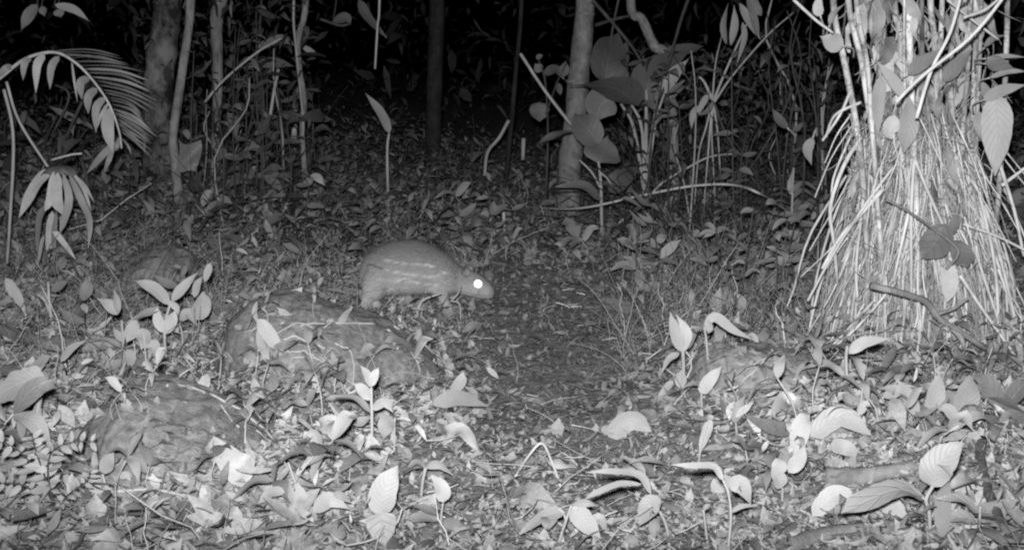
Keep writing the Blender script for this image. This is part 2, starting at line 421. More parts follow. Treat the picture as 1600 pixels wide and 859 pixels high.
# leaf litter: nobody could count it
def scatter_ground(n, y0, y1, power, halfw=0.56):
    y = (y0 ** (1 - power) + nr.rand(n) * (y1 ** (1 - power) - y0 ** (1 - power))) ** (1 / (1 - power))
    x = (nr.rand(n) * 2 - 1) * (halfw * y + .4)
    return x, y
n = 112000
x, y = scatter_ground(n, 1.7, 13.0, 1.6)
tr = trail(x, y) * np.clip((6.5 - y) / 2, 0, 1)
keep = nr.rand(n) > .30 * tr
x, y, tr = x[keep], y[keep], tr[keep]; n = len(x)
L = np.clip(np.exp(nr.normal(math.log(.031), .55, n)), .010, .13) * (1 - .38 * tr) * (1 + .05 * np.maximum(y - 4, 0))
Wd = L * nr.uniform(.16, .62, n)
slope = nr.rand(n)
tilt = np.where(slope > .7, .85, .42)
pos = np.stack([x, y, gz(x, y) + .003 + nr.rand(n) ** 2 * .03 * (1 - .4 * tr)], -1)
V, Fq = leaf_cloud(pos, L, Wd, nr.rand(n) * 2 * PI, nr.normal(0, 1, n) * tilt, nr.normal(0, 1, n) * tilt, nr.normal(0, .7, n), nr.normal(.1, .3, n))
tone = np.clip(np.exp(nr.normal(math.log(.36), .5, n)), .06, .37) * (1 - .50 * tr * np.clip((y - 2.8) / .7, .3, 1)) * np.clip(1.35 - .085 * y, .58, 1.1)  # tone also lowered with distance, painting extra flash falloff into the leaves
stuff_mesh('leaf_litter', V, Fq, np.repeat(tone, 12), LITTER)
# twig litter
def twig_cloud(name, n, y0, y1, L0, rad, lift, mat, tl, up=0.22):
    x, y = scatter_ground(n, y0, y1, 1.7); x = np.where(clear_of_rocks(x, y, .2), x, x + 30)
    L = np.exp(nr.normal(math.log(L0), .5, n)); yaw = nr.rand(n) * 2 * PI; el = np.abs(nr.normal(0, up, n))
    D = np.stack([np.cos(yaw) * np.cos(el), np.sin(yaw) * np.cos(el), np.sin(el)], -1)
    P0 = np.stack([x, y, gz(x, y) + .004 + nr.rand(n) * lift], -1)
    k = 4
    sid = np.stack([-np.sin(yaw), np.cos(yaw), 0 * yaw], -1); upv = np.cross(D, sid)
    bend = nr.normal(0, .12, n)
    r = rad * np.exp(nr.normal(0, .35, n))
    VV = []
    for i in range(k):
        t = i / (k - 1)
        c = P0 + D * (L * t)[:, None] + sid * (bend * L * 4 * t * (1 - t))[:, None] + upv * (nr.normal(0, .02, n) * L)[:, None]
        for j in range(3):
            a = 2 * PI * j / 3
            VV.append(c + (sid * math.cos(a) + upv * math.sin(a)) * (r * (1 - .5 * t))[:, None])
    V = np.stack(VV, 1)
    f = []
    for i in range(k - 1):
        for j in range(3):
            a = i * 3 + j; b = i * 3 + (j + 1) % 3; f.append((a, b, b + 3, a + 3))
    Fq = (np.array(f)[None] + (np.arange(n) * k * 3)[:, None, None]).reshape(-1, 4)
    tone = np.clip(np.exp(nr.normal(math.log(tl), .4, n)), .08, .85)
    stuff_mesh(name, V.reshape(-1, 3), Fq, np.repeat(tone, k * 3), mat)
twig_cloud('twig_litter', 2400, 1.8, 11, .075, .0017, .03, LITTER, .40)
twig_cloud('twig_litter', 300, 5.9, 11, .22, .0026, .12, LITTER, .26, .5)
# low ground cover beyond the animal: tiny leaves held above the soil
n = 24000
x, y = scatter_ground(n, 5.6, 12.5, .7, .52)
side = np.clip((np.abs(x - .25) - .35) / .8, 0, 1)
keep = nr.rand(n) < (.25 + .75 * side) * np.clip((y - 5.4) / 1.2, .12, 1)
x, y, side = x[keep], y[keep], side[keep]; n = len(x)
hh = (.03 + .24 * nr.rand(n) ** 1.4) * (.5 + .5 * side) * (1 + .5 * np.clip((y - 8) / 4, 0, 1))
pos = np.stack([x, y, gz(x, y) + hh], -1)
L = np.exp(nr.normal(math.log(.062), .4, n))
V, Fq = leaf_cloud(pos, L, L * nr.uniform(.25, .55, n), nr.rand(n) * 2 * PI, nr.normal(-.1, .55, n), nr.normal(0, .5, n), nr.normal(.5, .5, n), nr.normal(.2, .2, n))
stuff_mesh('ground_cover', V, Fq, np.repeat(np.clip(np.exp(nr.normal(math.log(.34), .4, n)), .08, .5) * .46, 12), FARLEAF)  # leaf colour dimmed to stand in for the flash fading out here
# bigger leaves lying flat and matted
n = 6500
x, y = scatter_ground(n, 1.8, 8.5, 1.5, .55); keep = clear_of_rocks(x, y) & (nr.rand(n) > .65 * trail(x, y)); x, y = x[keep], y[keep]; n = len(x)
L = np.exp(nr.normal(math.log(.068), .4, n)) * (1 - .35 * trail(x, y))
V, Fq = leaf_cloud(np.stack([x, y, gz(x, y) + .012 + .02 * nr.rand(n)], -1), L, L * nr.uniform(.28, .6, n), nr.rand(n) * 2 * PI, nr.normal(0, .24, n), nr.normal(0, .24, n), nr.normal(.2, .5, n), nr.normal(0, .25, n), True)
stuff_mesh('leaf_litter', V, Fq, np.repeat(np.clip(np.exp(nr.normal(math.log(.27), .45, n)), .06, .36), 18), LITTER)
# larger narrow leaves of low plants, thick on both sides of the trail
n = 9000
x, y = scatter_ground(n, 2.1, 7.6, 1.3, .54)
off = 1 - trail(x, y); keep = nr.rand(n) < np.clip(off * 1.15 - .12, 0.02, 1) * (.45 + .9 * np.clip(vnoise(x * 2.2, y * 2.2, 77) + .45, 0, 1))
keep &= clear_of_rocks(x, y)
x, y = x[keep], y[keep]; n = len(x)
L = np.exp(nr.normal(math.log(.054), .42, n))
pos = np.stack([x, y, gz(x, y) + .012 + .09 * nr.rand(n) ** 1.7], -1)
V, Fq = leaf_cloud(pos, L, L * nr.uniform(.2, .46, n), nr.rand(n) * 2 * PI, nr.normal(0, .5, n), nr.normal(0, .45, n), nr.normal(.25, .6, n), nr.normal(.15, .25, n), True)
stuff_mesh('ground_cover', V, Fq, np.repeat(np.clip(np.exp(nr.normal(math.log(.34), .40, n)), .10, .46), 18), LITTER)
# thin sprouts, grass stems and rootlets standing or trailing in the litter
def strands(name, n, fx, y0, y1, L0, r0, tl, mat, lean=.45, droop=.25, z0=0.0):
    y = nr.uniform(y0 ** .5, y1 ** .5, n) ** 2; x = fx(n, y); L = np.minimum(np.exp(nr.normal(math.log(L0), .4, n)), L0 * 1.7)
    yaw = nr.rand(n) * 2 * PI; el = PI / 2 - np.abs(nr.normal(0, lean, n)); k = 6
    D = np.stack([np.cos(yaw) * np.cos(el), np.sin(yaw) * np.cos(el), np.sin(el)], -1); H = np.stack([np.cos(yaw), np.sin(yaw), 0 * yaw], -1)
    sid = np.stack([-np.sin(yaw), np.cos(yaw), 0 * yaw], -1); upv = np.cross(D, sid)
    P0 = np.stack([x, y, gz(x, y) - .01 + z0 * nr.rand(n)], -1); r = r0 * np.exp(nr.normal(0, .3, n)); dr = np.abs(nr.normal(0, droop, n)); VV = []
    for i in range(k):
        t = i / (k - 1)
        c = P0 + D * (L * t)[:, None] + (H * .6 - np.array([0, 0, .6])) * (dr * L * t * t)[:, None] + sid * (nr.normal(0, .035, n) * L * (i > 0))[:, None]
        for j in range(3):
            a = 2 * PI * j / 3; VV.append(c + (sid * math.cos(a) + upv * math.sin(a)) * (r * (1 - .6 * t))[:, None])
    V = np.stack(VV, 1); f = []
    for i in range(k - 1):
        for j in range(3):
            a = i * 3 + j; b = i * 3 + (j + 1) % 3; f.append((a, b, b + 3, a + 3))
    Fq = (np.array(f)[None] + (np.arange(n) * k * 3)[:, None, None]).reshape(-1, 4)
    stuff_mesh(name, V.reshape(-1, 3), Fq, np.repeat(np.clip(np.exp(nr.normal(math.log(tl), .4, n)), .05, .7), k * 3), mat)
def offtrail(n, y):
    x = (nr.rand(n) * 2 - 1) * .52 * y; t = trail(x, y) * (nr.rand(n) < .85)
    x = np.where(t > .4, np.sign(x - .3) * (.25 + .3 * nr.rand(n)) * y, x)
    return np.where(clear_of_rocks(x, y), x, 40 + x)
strands('sprouts', 2600, offtrail, 2.0, 9.5, .09, .0016, .40, LITTER, .6, .35)
strands('sprouts', 4200, offtrail, 4.4, 9.5, .13, .0019, .30, LITTER, .5, .4)
strands('sprouts', 900, lambda n, y: (.10 + .22 * nr.rand(n)) * y, 4.0, 6.8, .24, .0022, .26, LITTER, .6, .5)
strands('sprouts', 600, lambda n, y: -(.26 + .24 * nr.rand(n)) * y, 3.6, 6.4, .20, .0022, .24, LITTER, .6, .5)
strands('sprouts', 700, offtrail, 3.2, 9.5, .20, .0022, .36, LITTER, .5, .4)
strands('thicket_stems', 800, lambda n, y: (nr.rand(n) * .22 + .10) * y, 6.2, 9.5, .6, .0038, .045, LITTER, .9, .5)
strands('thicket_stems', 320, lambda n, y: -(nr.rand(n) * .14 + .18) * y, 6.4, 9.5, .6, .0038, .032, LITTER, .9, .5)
# undergrowth that closes the forest behind the lit strip
def undergrowth(n, fx, y0, y1, z1, L0, tn, zpow=1.5):
    y = nr.uniform(y0, y1, n); x = fx(n, y)
    z = gz(x, y) + nr.rand(n) ** zpow * z1
    L = np.exp(nr.normal(math.log(L0), .45, n))
    V, Fq = leaf_cloud(np.stack([x, y, z], -1), L, L * nr.uniform(.15, .45, n), nr.rand(n) * 2 * PI, nr.normal(-.5, .6, n), nr.normal(0, .6, n), nr.normal(.7, .4, n), nr.normal(.2, .2, n))
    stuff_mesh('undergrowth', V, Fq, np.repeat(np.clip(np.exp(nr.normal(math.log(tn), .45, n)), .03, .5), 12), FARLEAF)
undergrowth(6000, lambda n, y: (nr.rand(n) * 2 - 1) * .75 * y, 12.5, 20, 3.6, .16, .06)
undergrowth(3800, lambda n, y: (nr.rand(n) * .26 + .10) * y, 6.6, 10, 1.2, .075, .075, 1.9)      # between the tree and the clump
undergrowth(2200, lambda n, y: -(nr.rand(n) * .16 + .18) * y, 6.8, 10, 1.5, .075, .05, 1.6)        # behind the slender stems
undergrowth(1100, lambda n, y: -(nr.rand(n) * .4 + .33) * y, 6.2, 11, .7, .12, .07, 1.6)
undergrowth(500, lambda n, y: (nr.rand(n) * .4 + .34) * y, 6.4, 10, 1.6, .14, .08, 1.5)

# ------------------------------------------------------------------ the animal
def paca():
    D0 = gd(640, 471); s = D0 / F * 1.0 / 1.0
    c0 = at(640, 468, D0)
    root = empty('paca', (c0.x, c0.y, gz1(c0.x, c0.y)), 'stout spotted animal with one shining eye, standing behind the long low boulder', 'animal')
    bz = c0.z - gz1(c0.x, c0.y)
    def px(x, y): return ((x - 640) * s, (468 - y) * s + bz)
    rings = [(564.5, 420, 432, .02), (567, 405, 446, .058), (573, 396, 453, .083), (583, 388, 458, .100), (597, 379, 460, .114), (615, 373, 460, .122), (637, 370, 459, .124), (660, 372, 458, .121),
             (680, 380, 458, .113), (696, 390, 458, .105), (706, 398, 457, .096), (713, 405, 456, .080), (719, 412, 456, .062), (728, 417, 460, .058), (739, 420, 463, .058), (750, 424, 466, .053), (759, 431, 466, .046), (766, 438, 466, .038), (771, 445, 464, .027), (774, 449, 462, .017), (775, 453, 459, .008)]
    mb = MB(); n = 28
    for (x, t, b, hw) in rings:
        X, zt = px(x, t); _, zb = px(x, b); cz = (zt + zb) / 2; rz = (zt - zb) / 2
        for j in range(n):
            a = 2 * PI * j / n; cy_, sz_ = math.cos(a), math.sin(a)
            w_ = hw * (1 - .16 * sz_)                                     # heavier below
            mb.v.append(Vector((X, cy_ * w_, cz + rz * sz_)))
    for i in range(len(rings) - 1):
        for j in range(n):
            a = i * n + j; b = i * n + (j + 1) % n; mb.f.append((a, b, b + n, a + n))
    k = len(rings); mb.f.append(tuple(range(n))[::-1]); mb.f.append(tuple((k - 1) * n + j for j in range(n)))
    mb.uv = []
    def limb(pts, rad): mb.tube([Vector((px(x, z)[0], yy, px(x, z)[1])) for x, z, yy in pts], rad, 12)
    for sd in (-1, 1):
        o = 0 if sd < 0 else 9
        limb([(600 + o, 420, sd * .055), (590 + o, 440, sd * .082), (585 + o, 452, sd * .085), (578 + o, 460, sd * .08), (577 + o, 467, sd * .08)], [.08, .066, .05, .032, .026])
        limb([(576 + o, 467, sd * .08), (586 + o, 470, sd * .083), (598 + o, 471, sd * .086)], [.026, .023, .015])
        for q in (-.014, 0, .014): limb([(594 + o, 470, sd * .085 + q), (603 + o, 471.5, sd * .086 + q * 1.3)], [.007, .004])
        limb([(694 + o, 425, sd * .055), (692 + o, 444, sd * .062), (696 + o, 457, sd * .06), (694 + o, 468, sd * .06)], [.055, .042, .028, .022])
        limb([(693 + o, 468, sd * .06), (700 + o, 470, sd * .062), (706 + o, 471, sd * .064)], [.022, .019, .012])
        for q in (-.011, 0, .011): limb([(703 + o, 470.5, sd * .063 + q), (710 + o, 471.5, sd * .064 + q * 1.3)], [.006, .0035])
        # ear
        limb([(731 + o * .4, 424, sd * .048), (733 + o * .4, 418, sd * .058), (734 + o * .4, 413, sd * .062)], [.020, .018, .007])
        # cheek
        limb([(736, 447, sd * .03), (748, 450, sd * .036), (754, 452, sd * .024)], [.026, .028, .014])
    o = mb.build('body_raw', BARK, None)
    md = o.modifiers.new('r', 'REMESH'); md.mode = 'VOXEL'; md.voxel_size = .0055
    m2 = o.modifiers.new('s', 'SMOOTH'); m2.factor = .5; m2.iterations = 9
    bpy.context.view_layer.update()
    me = bpy.data.meshes.new_from_object(o.evaluated_get(bpy.context.evaluated_depsgraph_get()))
    bpy.data.objects.remove(o)
    nv = len(me.vertices); co = np.empty(nv * 3, np.float32); me.vertices.foreach_get('co', co); co = co.reshape(-1, 3)
    no = np.empty(nv * 3, np.float32); me.vertices.foreach_get('normal', no); no = no.reshape(-1, 3)
    # coat: grey brown back, paler belly, broken rows of pale spots
    PX = co[:, 0] / s + 640; PY = 468 - (co[:, 2] - bz) / s
    def coat(PX, PY, co):
        t = .175 + .16 * np.clip((PY - 385) / 60, 0, 1) + .03 * np.clip((600 - PX) / 40, 0, 1)
        t = t + .03 * vnoise(PX * .35, PY * .9, 41) + .02 * vnoise(PX * 1.1, PY * 2, 42)
        Xs, Ys = np.broadcast_arrays(PX, PY)
        sp = [(612, 399, 6, 2.2), (625, 401, 4, 2), (638, 403, 5, 2.3), (650, 404, 3, 2), (660, 404, 6, 2.2), (672, 406, 7, 2.2), (680, 408, 5, 2.2),
              (609, 413, 5, 2.4), (624, 416, 7, 2.6), (640, 418.5, 8, 2), (654, 420, 8, 2), (667, 422.5, 7, 1.8), (679, 424, 8, 2.6), (690, 422, 4, 2), (699, 419, 4, 2.6),
              (603, 427, 8, 2), (622, 429.5, 9, 2), (634, 426, 9, 2.2), (648, 431, 9, 2), (657, 433, 6, 1.8), (672, 435.5, 6, 2), (684, 437, 5, 2.6),
              (612, 446, 6, 2.0), (617, 443, 6, 2.0), (678, 445, 5, 4), (684, 451, 5, 5), (640, 441, 12, 1.5)]
        for (a, b, ra, rb) in sp:
            e = ((Xs - a) / ra) ** 2 + ((Ys - b) / rb) ** 2
            t = t + .20 * np.exp(-e ** 2) * np.clip(.75 + 1.6 * vnoise(Xs * .45, Ys * .5, 43), 0, 1.2)
        t = t - .05 * np.exp(-(((Xs - 668) / 10) ** 2 + ((Ys - 431) / 5) ** 2))
        t = np.where(Xs > 722, t - .02 + .04 * np.clip((Ys - 436) / 10, 0, 1), t)
        t = t - .05 * np.clip((Xs - 712) / 12, 0, 1)
        t = t + .12 * np.exp(-(((Xs - 737) / 3.5) ** 2 + ((Ys - 423) / 5) ** 2))
        t = t - .10 * np.exp(-(((Xs - 776) / 5) ** 2 + ((Ys - 454) / 5) ** 2))       # nose
        t = t - .09 * np.exp(-(((Ys - 457.5 - (Xs - 760) * .05) / 1.1) ** 2)) * ((Xs > 752) & (Xs < 776))   # mouth line
        return np.clip(t, .08, .8)
    coatm = tone_mat('coat', 1.0, 160, .9, .86, 1.14)
    at_ = me.attributes.new('tone', 'FLOAT', 'POINT'); at_.data.foreach_set('value', coat(PX, PY, co).astype(np.float32))
    me.polygons.foreach_set('use_smooth', [True] * len(me.polygons)); me.materials.clear(); me.materials.append(coatm)
    body = bpy.data.objects.new('body', me); COL.objects.link(body); body.parent = root
    # fur: short hairs lying backwards
    k = 26000; idx = nr.randint(0, nv, k); p = co[idx] + nr.normal(0, .0015, (k, 3)); nn = no[idx]
    keep = p[:, 2] > bz + .03
    p, nn = p[keep], nn[keep]; k = len(p)
    back = np.array([-1., 0, -.35])[None] + nr.normal(0, .25, (k, 3))
    dr = back - nn * (back * nn).sum(1, keepdims=True); dr /= np.linalg.norm(dr, axis=1, keepdims=True) + 1e-6
    dr = dr + nn * nr.uniform(.25, .6, k)[:, None]
    head = np.clip((p[:, 0] - .22) / .1, 0, 1)
    Lh = (nr.uniform(.010, .022, k) * (1 - .6 * head))[:, None]
    sd = np.cross(nn, dr); sd /= np.linalg.norm(sd, axis=1, keepdims=True) + 1e-6
    V = np.stack([p - sd * .0009, p + sd * .0009, p + dr * Lh + sd * .0002, p + dr * Lh - sd * .0002], 1).reshape(-1, 3)
    tn = coat(p[:, 0] / s + 640, 468 - (p[:, 2] - bz) / s, p) * nr.uniform(.7, 1.3, k)
    stuff_mesh('fur', V, np.arange(4 * k).reshape(-1, 4), np.repeat(tn, 4), coatm, body)
    # the eyes: emission stands in for the flash thrown back by the tapetum
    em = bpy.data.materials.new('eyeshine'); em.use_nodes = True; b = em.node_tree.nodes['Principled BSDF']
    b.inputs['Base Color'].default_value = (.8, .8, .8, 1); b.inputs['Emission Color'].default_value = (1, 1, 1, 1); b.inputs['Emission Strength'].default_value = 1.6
    for sd in (-1, 1):
        X, Z = px(749, 439); bm = bmesh.new(); bmesh.ops.create_uvsphere(bm, u_segments=24, v_segments=14, radius=.0195)
        m = bpy.data.meshes.new('eye'); bm.to_mesh(m); bm.free(); m.polygons.foreach_set('use_smooth', [True] * len(m.polygons)); m.materials.append(em)
        e = bpy.data.objects.new('eye', m); COL.objects.link(e); e.parent = root; e.location = (X, sd * .044, Z)
    for sd in (-1, 1):
        for q in range(3):
            mb = MB(); X, Z = px(766, 452 + q * 1.6)
            a = Vector((X, sd * .034, Z)); mb.tube(spline([a, a + Vector((.01, sd * .03, .004 - q * .004)), a + Vector((.02, sd * .055, -.002 - q * .008))], 5), .0004, 4)
            mb.build('whisker', STEM_P, root)
    root.location.z += -.004
paca()
# ------------------------------------------------------------------ trees, canes and vines of the back
def tree(name, label, pts, w0, w1, d, mat, rings=(), group=None):
    b = at(pts[-1][0], pts[-1][1], d); b.z = gz1(b.x, b.y)
    root = empty(name, b, label, 'tree', group)
    Q = P3(pts, d); Q[-1] = b - Vector((0, 0, .1)); q = spline(Q, 26); m = len(q) - 1
    rad = [.5 * mpp(d) * (w0 + (w1 - w0) * i / m) * (1 + .05 * math.sin(i * 1.7)) for i in range(m + 1)]
    mb = MB(); mb.tube(q, rad, 20, True, .10)
    part(mb, 'trunk', mat, root)
    for (x, y, wpx) in rings:
        rm_ = BARK_X if mat is BARK_X else BARK_D
        mb = MB(); c = at(x, y, d); ax = (q[0] - q[-1]).normalized()
        mb.tube([c - ax * .010, c, c + ax * .010], [.5 * wpx * mpp(d)] * 3, 20, True, .05)
        part(mb, 'ring', rm_, root)
    return root
tree('tree', 'pale smooth trunk behind the big leaved herb', [(925, -260), (915, 0), (905, 110), (898, 200), (890, 260), (888, 312)], 27, 40, 7.9, BARK, [(914, 22, 30.5), (901, 128, 34.5), (888, 262, 37)])
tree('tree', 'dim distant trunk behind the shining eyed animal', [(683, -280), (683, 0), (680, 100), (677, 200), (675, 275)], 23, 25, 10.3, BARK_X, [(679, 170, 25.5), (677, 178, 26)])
tree('tree', 'broad mottled trunk behind the feathery palm frond', [(266, -260), (262, 0), (256, 60), (248, 130), (246, 200), (252, 300)], 40, 48, 7.2, BARK_M)
tree('sapling', 'slender pale sapling stem leaning beside the mottled trunk', [(304, -260), (298, 0), (288, 90), (276, 170), (270, 215), (274, 260), (284, 322)], 12, 15, 6.7, BARK)
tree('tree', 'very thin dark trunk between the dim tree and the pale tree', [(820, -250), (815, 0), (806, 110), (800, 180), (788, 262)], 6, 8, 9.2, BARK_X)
for pts, w0, w1, lab in (
    ([(997, -220), (985, 0), (1003, 30), (1022, 72), (1045, 110), (1060, 260)], 13, 17, 'short leaning mossy trunk standing between the broad leaves'),
    ([(480, -220), (478, 0), (466, 60), (468, 110), (476, 160), (472, 205), (480, 262)], 10, 8, 'crooked thin sapling twined by a vine'),
    ([(390, -200), (345, 0), (338, 40), (340, 130), (330, 290)], 24, 12, 'strap like dead palm stem hanging near the sapling')):
    tree('sapling', lab, pts, w0, w1, 7.6, BARK if w0 != 24 else BARK_D)
mb = MB(); tube_px(mb, [(462, -200), (459, 0), (459, 40), (462, 70), (468, 130), (474, 190), (473, 215)], 4, 4, 7.5); single('vine', 'thin vine hanging against the crooked sapling', 'vine', mb, STEM)
mb = MB(); tube_px(mb, [(598, -260), (593, 0), (590, 40), (586, 108)], 4, 3.4, 6.8); single('vine', 'single bare vine dangling free in the dark', 'vine', mb, STEM)
r_ = empty('bamboo_pole', gnd(459, 270), 'short broken pole with joints standing by the crooked sapling', 'pole')
mb = MB(); tube_px(mb, [(463, 137), (460, 200), (458, 272)], 8, 9, gd(459, 270), 10); part(mb, 'pole', CANE, r_)
for yy in (168, 212): 
    mb = MB(); tube_px(mb, [(461, yy, -.001), (461, yy + 3, -.001)], 10, 10, gd(459, 270), 10, 2); part(mb, 'joint', BARK_D, r_)
sticks = [
    ([(813, 84), (850, 140), (893, 196)], 5, 5, 7.3, STEM, 'straight pale cane slanting in front of the pale trunk'),
    ([(795, 188), (780, 215), (762, 238), (757, 275)], 6, 5, 8.6, STEM, 'bent pale stick rising out of the dark beside the trail'),
    ([(818, 216), (817, 250)], 7, 6, 8.6, STEM, 'short pale upright stub beside the pale trunk'),
    ([(784, 322), (787, 335), (788, 362)], 5, 5, 7.0, STEM_P, 'short white upright stick above the animal\'s head'),
    ([(1105, -60), (1075, 0), (1055, 62), (1040, 120)], 6, 4, 6.9, STEM_D, 'slanting stick above the broad leaf'),
    ([(975, -40), (960, 30), (955, 60), (948, 118)], 4, 2.5, 7.4, STEM_D, 'thin hanging stem crossing the tall dark leaf'),
    ([(925, 0), (950, 28), (985, 70), (1004, 100)], 6, 4, 7.2, STEM_D, 'slanting thorny branch between trunk and broad leaf'),
    ([(930, 40), (958, 31), (985, 25)], 6, 4, 7.25, STEM_D, 'short cross branch beside the ringed trunk'),
    ([(1000, 330), (1030, 290), (1075, 262), (1110, 245), (1150, 240)], 4, 3, 6.8, STEM, 'slanting twig low in the thicket below the leaf tuft'),
    ([(1238, 140), (1217, 190), (1178, 255), (1140, 298)], 4, 3, 6.6, STEM_D, 'slanting dark twig crossing thin stalks'),
    ([(80, 130), (108, 150), (80, 214)], 4, 3, 6.5, STEM_D, 'dark slanting stick under the palm frond'),
    ([(150, 130), (128, 160), (103, 216)], 6, 4, 6.2, STEM_D, 'second dark stick slanting under the palm frond'),
    ([(10, 128), (30, 190), (78, 266)], 4.5, 4, 5.6, STEM, 'thin stem slanting down to the drooping fan leaf'),
    ([(320, 160), (350, 125), (402, 82), (440, 60)], 4, 3, 6.8, STEM, 'thin branch slanting up from the sapling'),
    ([(435, 108), (427, 150), (418, 210)], 5, 5, 7.2, STEM, 'upright thin stick beside the jointed pole'),
    ([(500, 30), (530, 40), (546, 38)], 4, 4, 7.7, STEM_D, 'stubby twig pointing out into the dark'),
    ([(1400, 160), (1440, 120), (1515, 60), (1565, 0), (1590, -40)], 6, 5, 3.55, STEM_P, 'long pale stick slanting across the clump from low centre to top'),
    ([(1432, 185), (1455, 110), (1485, 50), (1508, -30)], 6, 5, 3.6, STEM_P, 'steep pale stick crossing the longest slanting stick in the clump'),
    ([(1240, 0), (1275, 32), (1302, 52)], 5, 4, 3.8, STEM, 'short stick slanting into the outermost cane'),
    ([(1505, 28), (1540, 15), (1570, -10)], 5, 4, 3.7, STEM, 'thin branch rising behind the hanging broad leaf'),
    ([(1480, 0), (1520, 32), (1560, 62)], 4, 4, 3.9, STEM, 'thin branch slanting down towards the upright cane'),
]
for pts, w0, w1, d, m_, lab in sticks:
    mb = MB(); tube_px(mb, pts, w0, w1, d); single('stick', lab, 'stick', mb, m_)
mb = MB()
Q = [gnd(812, 331) + Vector((0, 0, .03)), at(900, 326, 7.0), at(1000, 306, 6.7), at(1080, 291, 6.5), at(1145, 289, 6.3), at(1190, 304, 6.1), gnd(1222, 330) + Vector((0, 0, .02))]
mb.tube(spline(Q, 40), [.0085 * (1 - .3 * abs(i - 20) / 20) for i in range(41)], 7, True, .15); single('vine', 'long pale vine arching low over the ground below the big leaved herb', 'vine', mb, STEM_P)

# broad leaved herb in front of the pale trunk
plant('broadleaf_herb', 'tall herb with large paddle leaves on a fan of stalks beside the pale trunk', 'plant', (1008, 300),
      [([(1008, 300), (1009, 250), (1010, 140)], 9, 5), ([(1008, 300), (1004, 210), (985, 160)], 7, 4), ([(1008, 295), (1020, 200), (1030, 145)], 7, 4), ([(1006, 295), (990, 200), (970, 162)], 7, 4), ([(1010, 290), (1025, 190), (1040, 140)], 5, 3)],
      [([(1010, 160, 0), (1018, 120, .05), (1075, 82, .3)], 58, 'd', dict(b=.75, a=.62, roll=.3, n=14, fold=.3)),
       ([(1032, 148, -.1), (1050, 120, -.12), (1076, 92, -.1)], 22, 'm', dict(roll=.1)),
       ([(996, 165, -.1), (960, 138, -.25), (890, 136, -.3)], 22, 'd', dict(roll=1.0, up=.6)),
       ([(945, 130, .1), (950, 92, .15), (965, 52, .3)], 56, 'd', dict(b=.7, a=.85, roll=.3, fold=.3)),
       ([(970, 138, .1), (968, 110, .15), (980, 65, .3)], 30, 'd', dict(b=.55, roll=-.3)),
       ([(955, 150, .1), (938, 165, .1), (930, 190, .1)], 50, 'u', dict(b=.6)),
       ([(1040, 80, .3), (1070, 78, .3), (1100, 72, .35)], 20, 'd', {})], d=7.2, stem_mat=STEM)
plant('broadleaf_herb', 'smaller herb with three cornered leaf and low arching leaves below the pale trunk', 'plant', (941, 322),
      [([(941, 322), (939, 290), (935, 252)], 6, 4), ([(941, 300), (925, 270), (905, 250)], 4, 3), ([(938, 270), (950, 280), (958, 300)], 4, 3)],
      [([(937, 256, 0), (943, 235, .05), (950, 212, .1)], 60, 'u', dict(a=.5, b=.9, roll=.1)),
       ([(936, 225, 0), (915, 200, 0), (898, 176, .1)], 46, 'u', dict(b=.75, roll=.2, up=.05, fold=.25)),
       ([(896, 205, 0), (865, 212, -.1), (835, 228, -.1)], 13, 'u', dict(roll=.7)),
       ([(952, 300, 0), (972, 278, 0), (1000, 252, .1)], 32, 'd', dict(b=.6)),
       ([(940, 312, -.1), (910, 290, -.2), (868, 292, -.2)], 17, 'u', dict(roll=.4, b=.6))], d=7.0, stem_mat=STEM)
plant('shrub', 'small dark shrub with twisted leaves beside the slanting cane', 'shrub', (850, 320),
      [([(850, 320), (856, 220), (852, 130), (842, 95)], 4, 3), ([(853, 180), (870, 130), (885, 100)], 3, 2)],
      [([(846, 112), (835, 100)], 14, 'u'), ([(850, 118), (868, 108), (882, 125)], 16, 'd'), ([(838, 92), (848, 86)], 9, 'u'), ([(880, 120), (884, 95)], 16, 'd'), ([(842, 160), (843, 190)], 30, 'd', dict(b=.5)), ([(872, 130), (876, 150)], 10, 'd')], d=7.6, stem_mat=STEM_D)
# grass like tuft behind the arching vine
g0 = at(1115, 300, 6.7); 
rt = empty('leaf_tuft', (g0.x, g0.y, gz1(g0.x, g0.y)), 'tuft of stiff canes spreading from one knot between herb and root clump', 'plant')
for pts, w_ in (([(1115, 158), (1130, 120), (1150, 75), (1168, 35)], 6), ([(1116, 160), (1145, 118), (1200, 55), (1240, 20)], 5), ([(1113, 158), (1118, 100), (1128, 55)], 4), ([(1113, 155), (1100, 128), (1092, 120)], 7), ([(1112, 160), (1085, 172), (1055, 196)], 4),
                ([(1113, 160), (1103, 200), (1092, 240), (1085, 320)], 5), ([(1116, 162), (1130, 200), (1160, 255), (1190, 300)], 6), ([(1114, 165), (1112, 210), (1118, 320)], 5), ([(1115, 165), (1122, 215), (1128, 320)], 5), ([(1113, 163), (1108, 220), (1100, 320)], 5), ([(1110, 150), (1080, 130), (1050, 80)], 4)):
    mb = MB(); tube_px(mb, pts, w_ * .8, w_ * .35, 6.7); part(mb, 'cane', rng.choice([STEM, STEM_D]), rt)
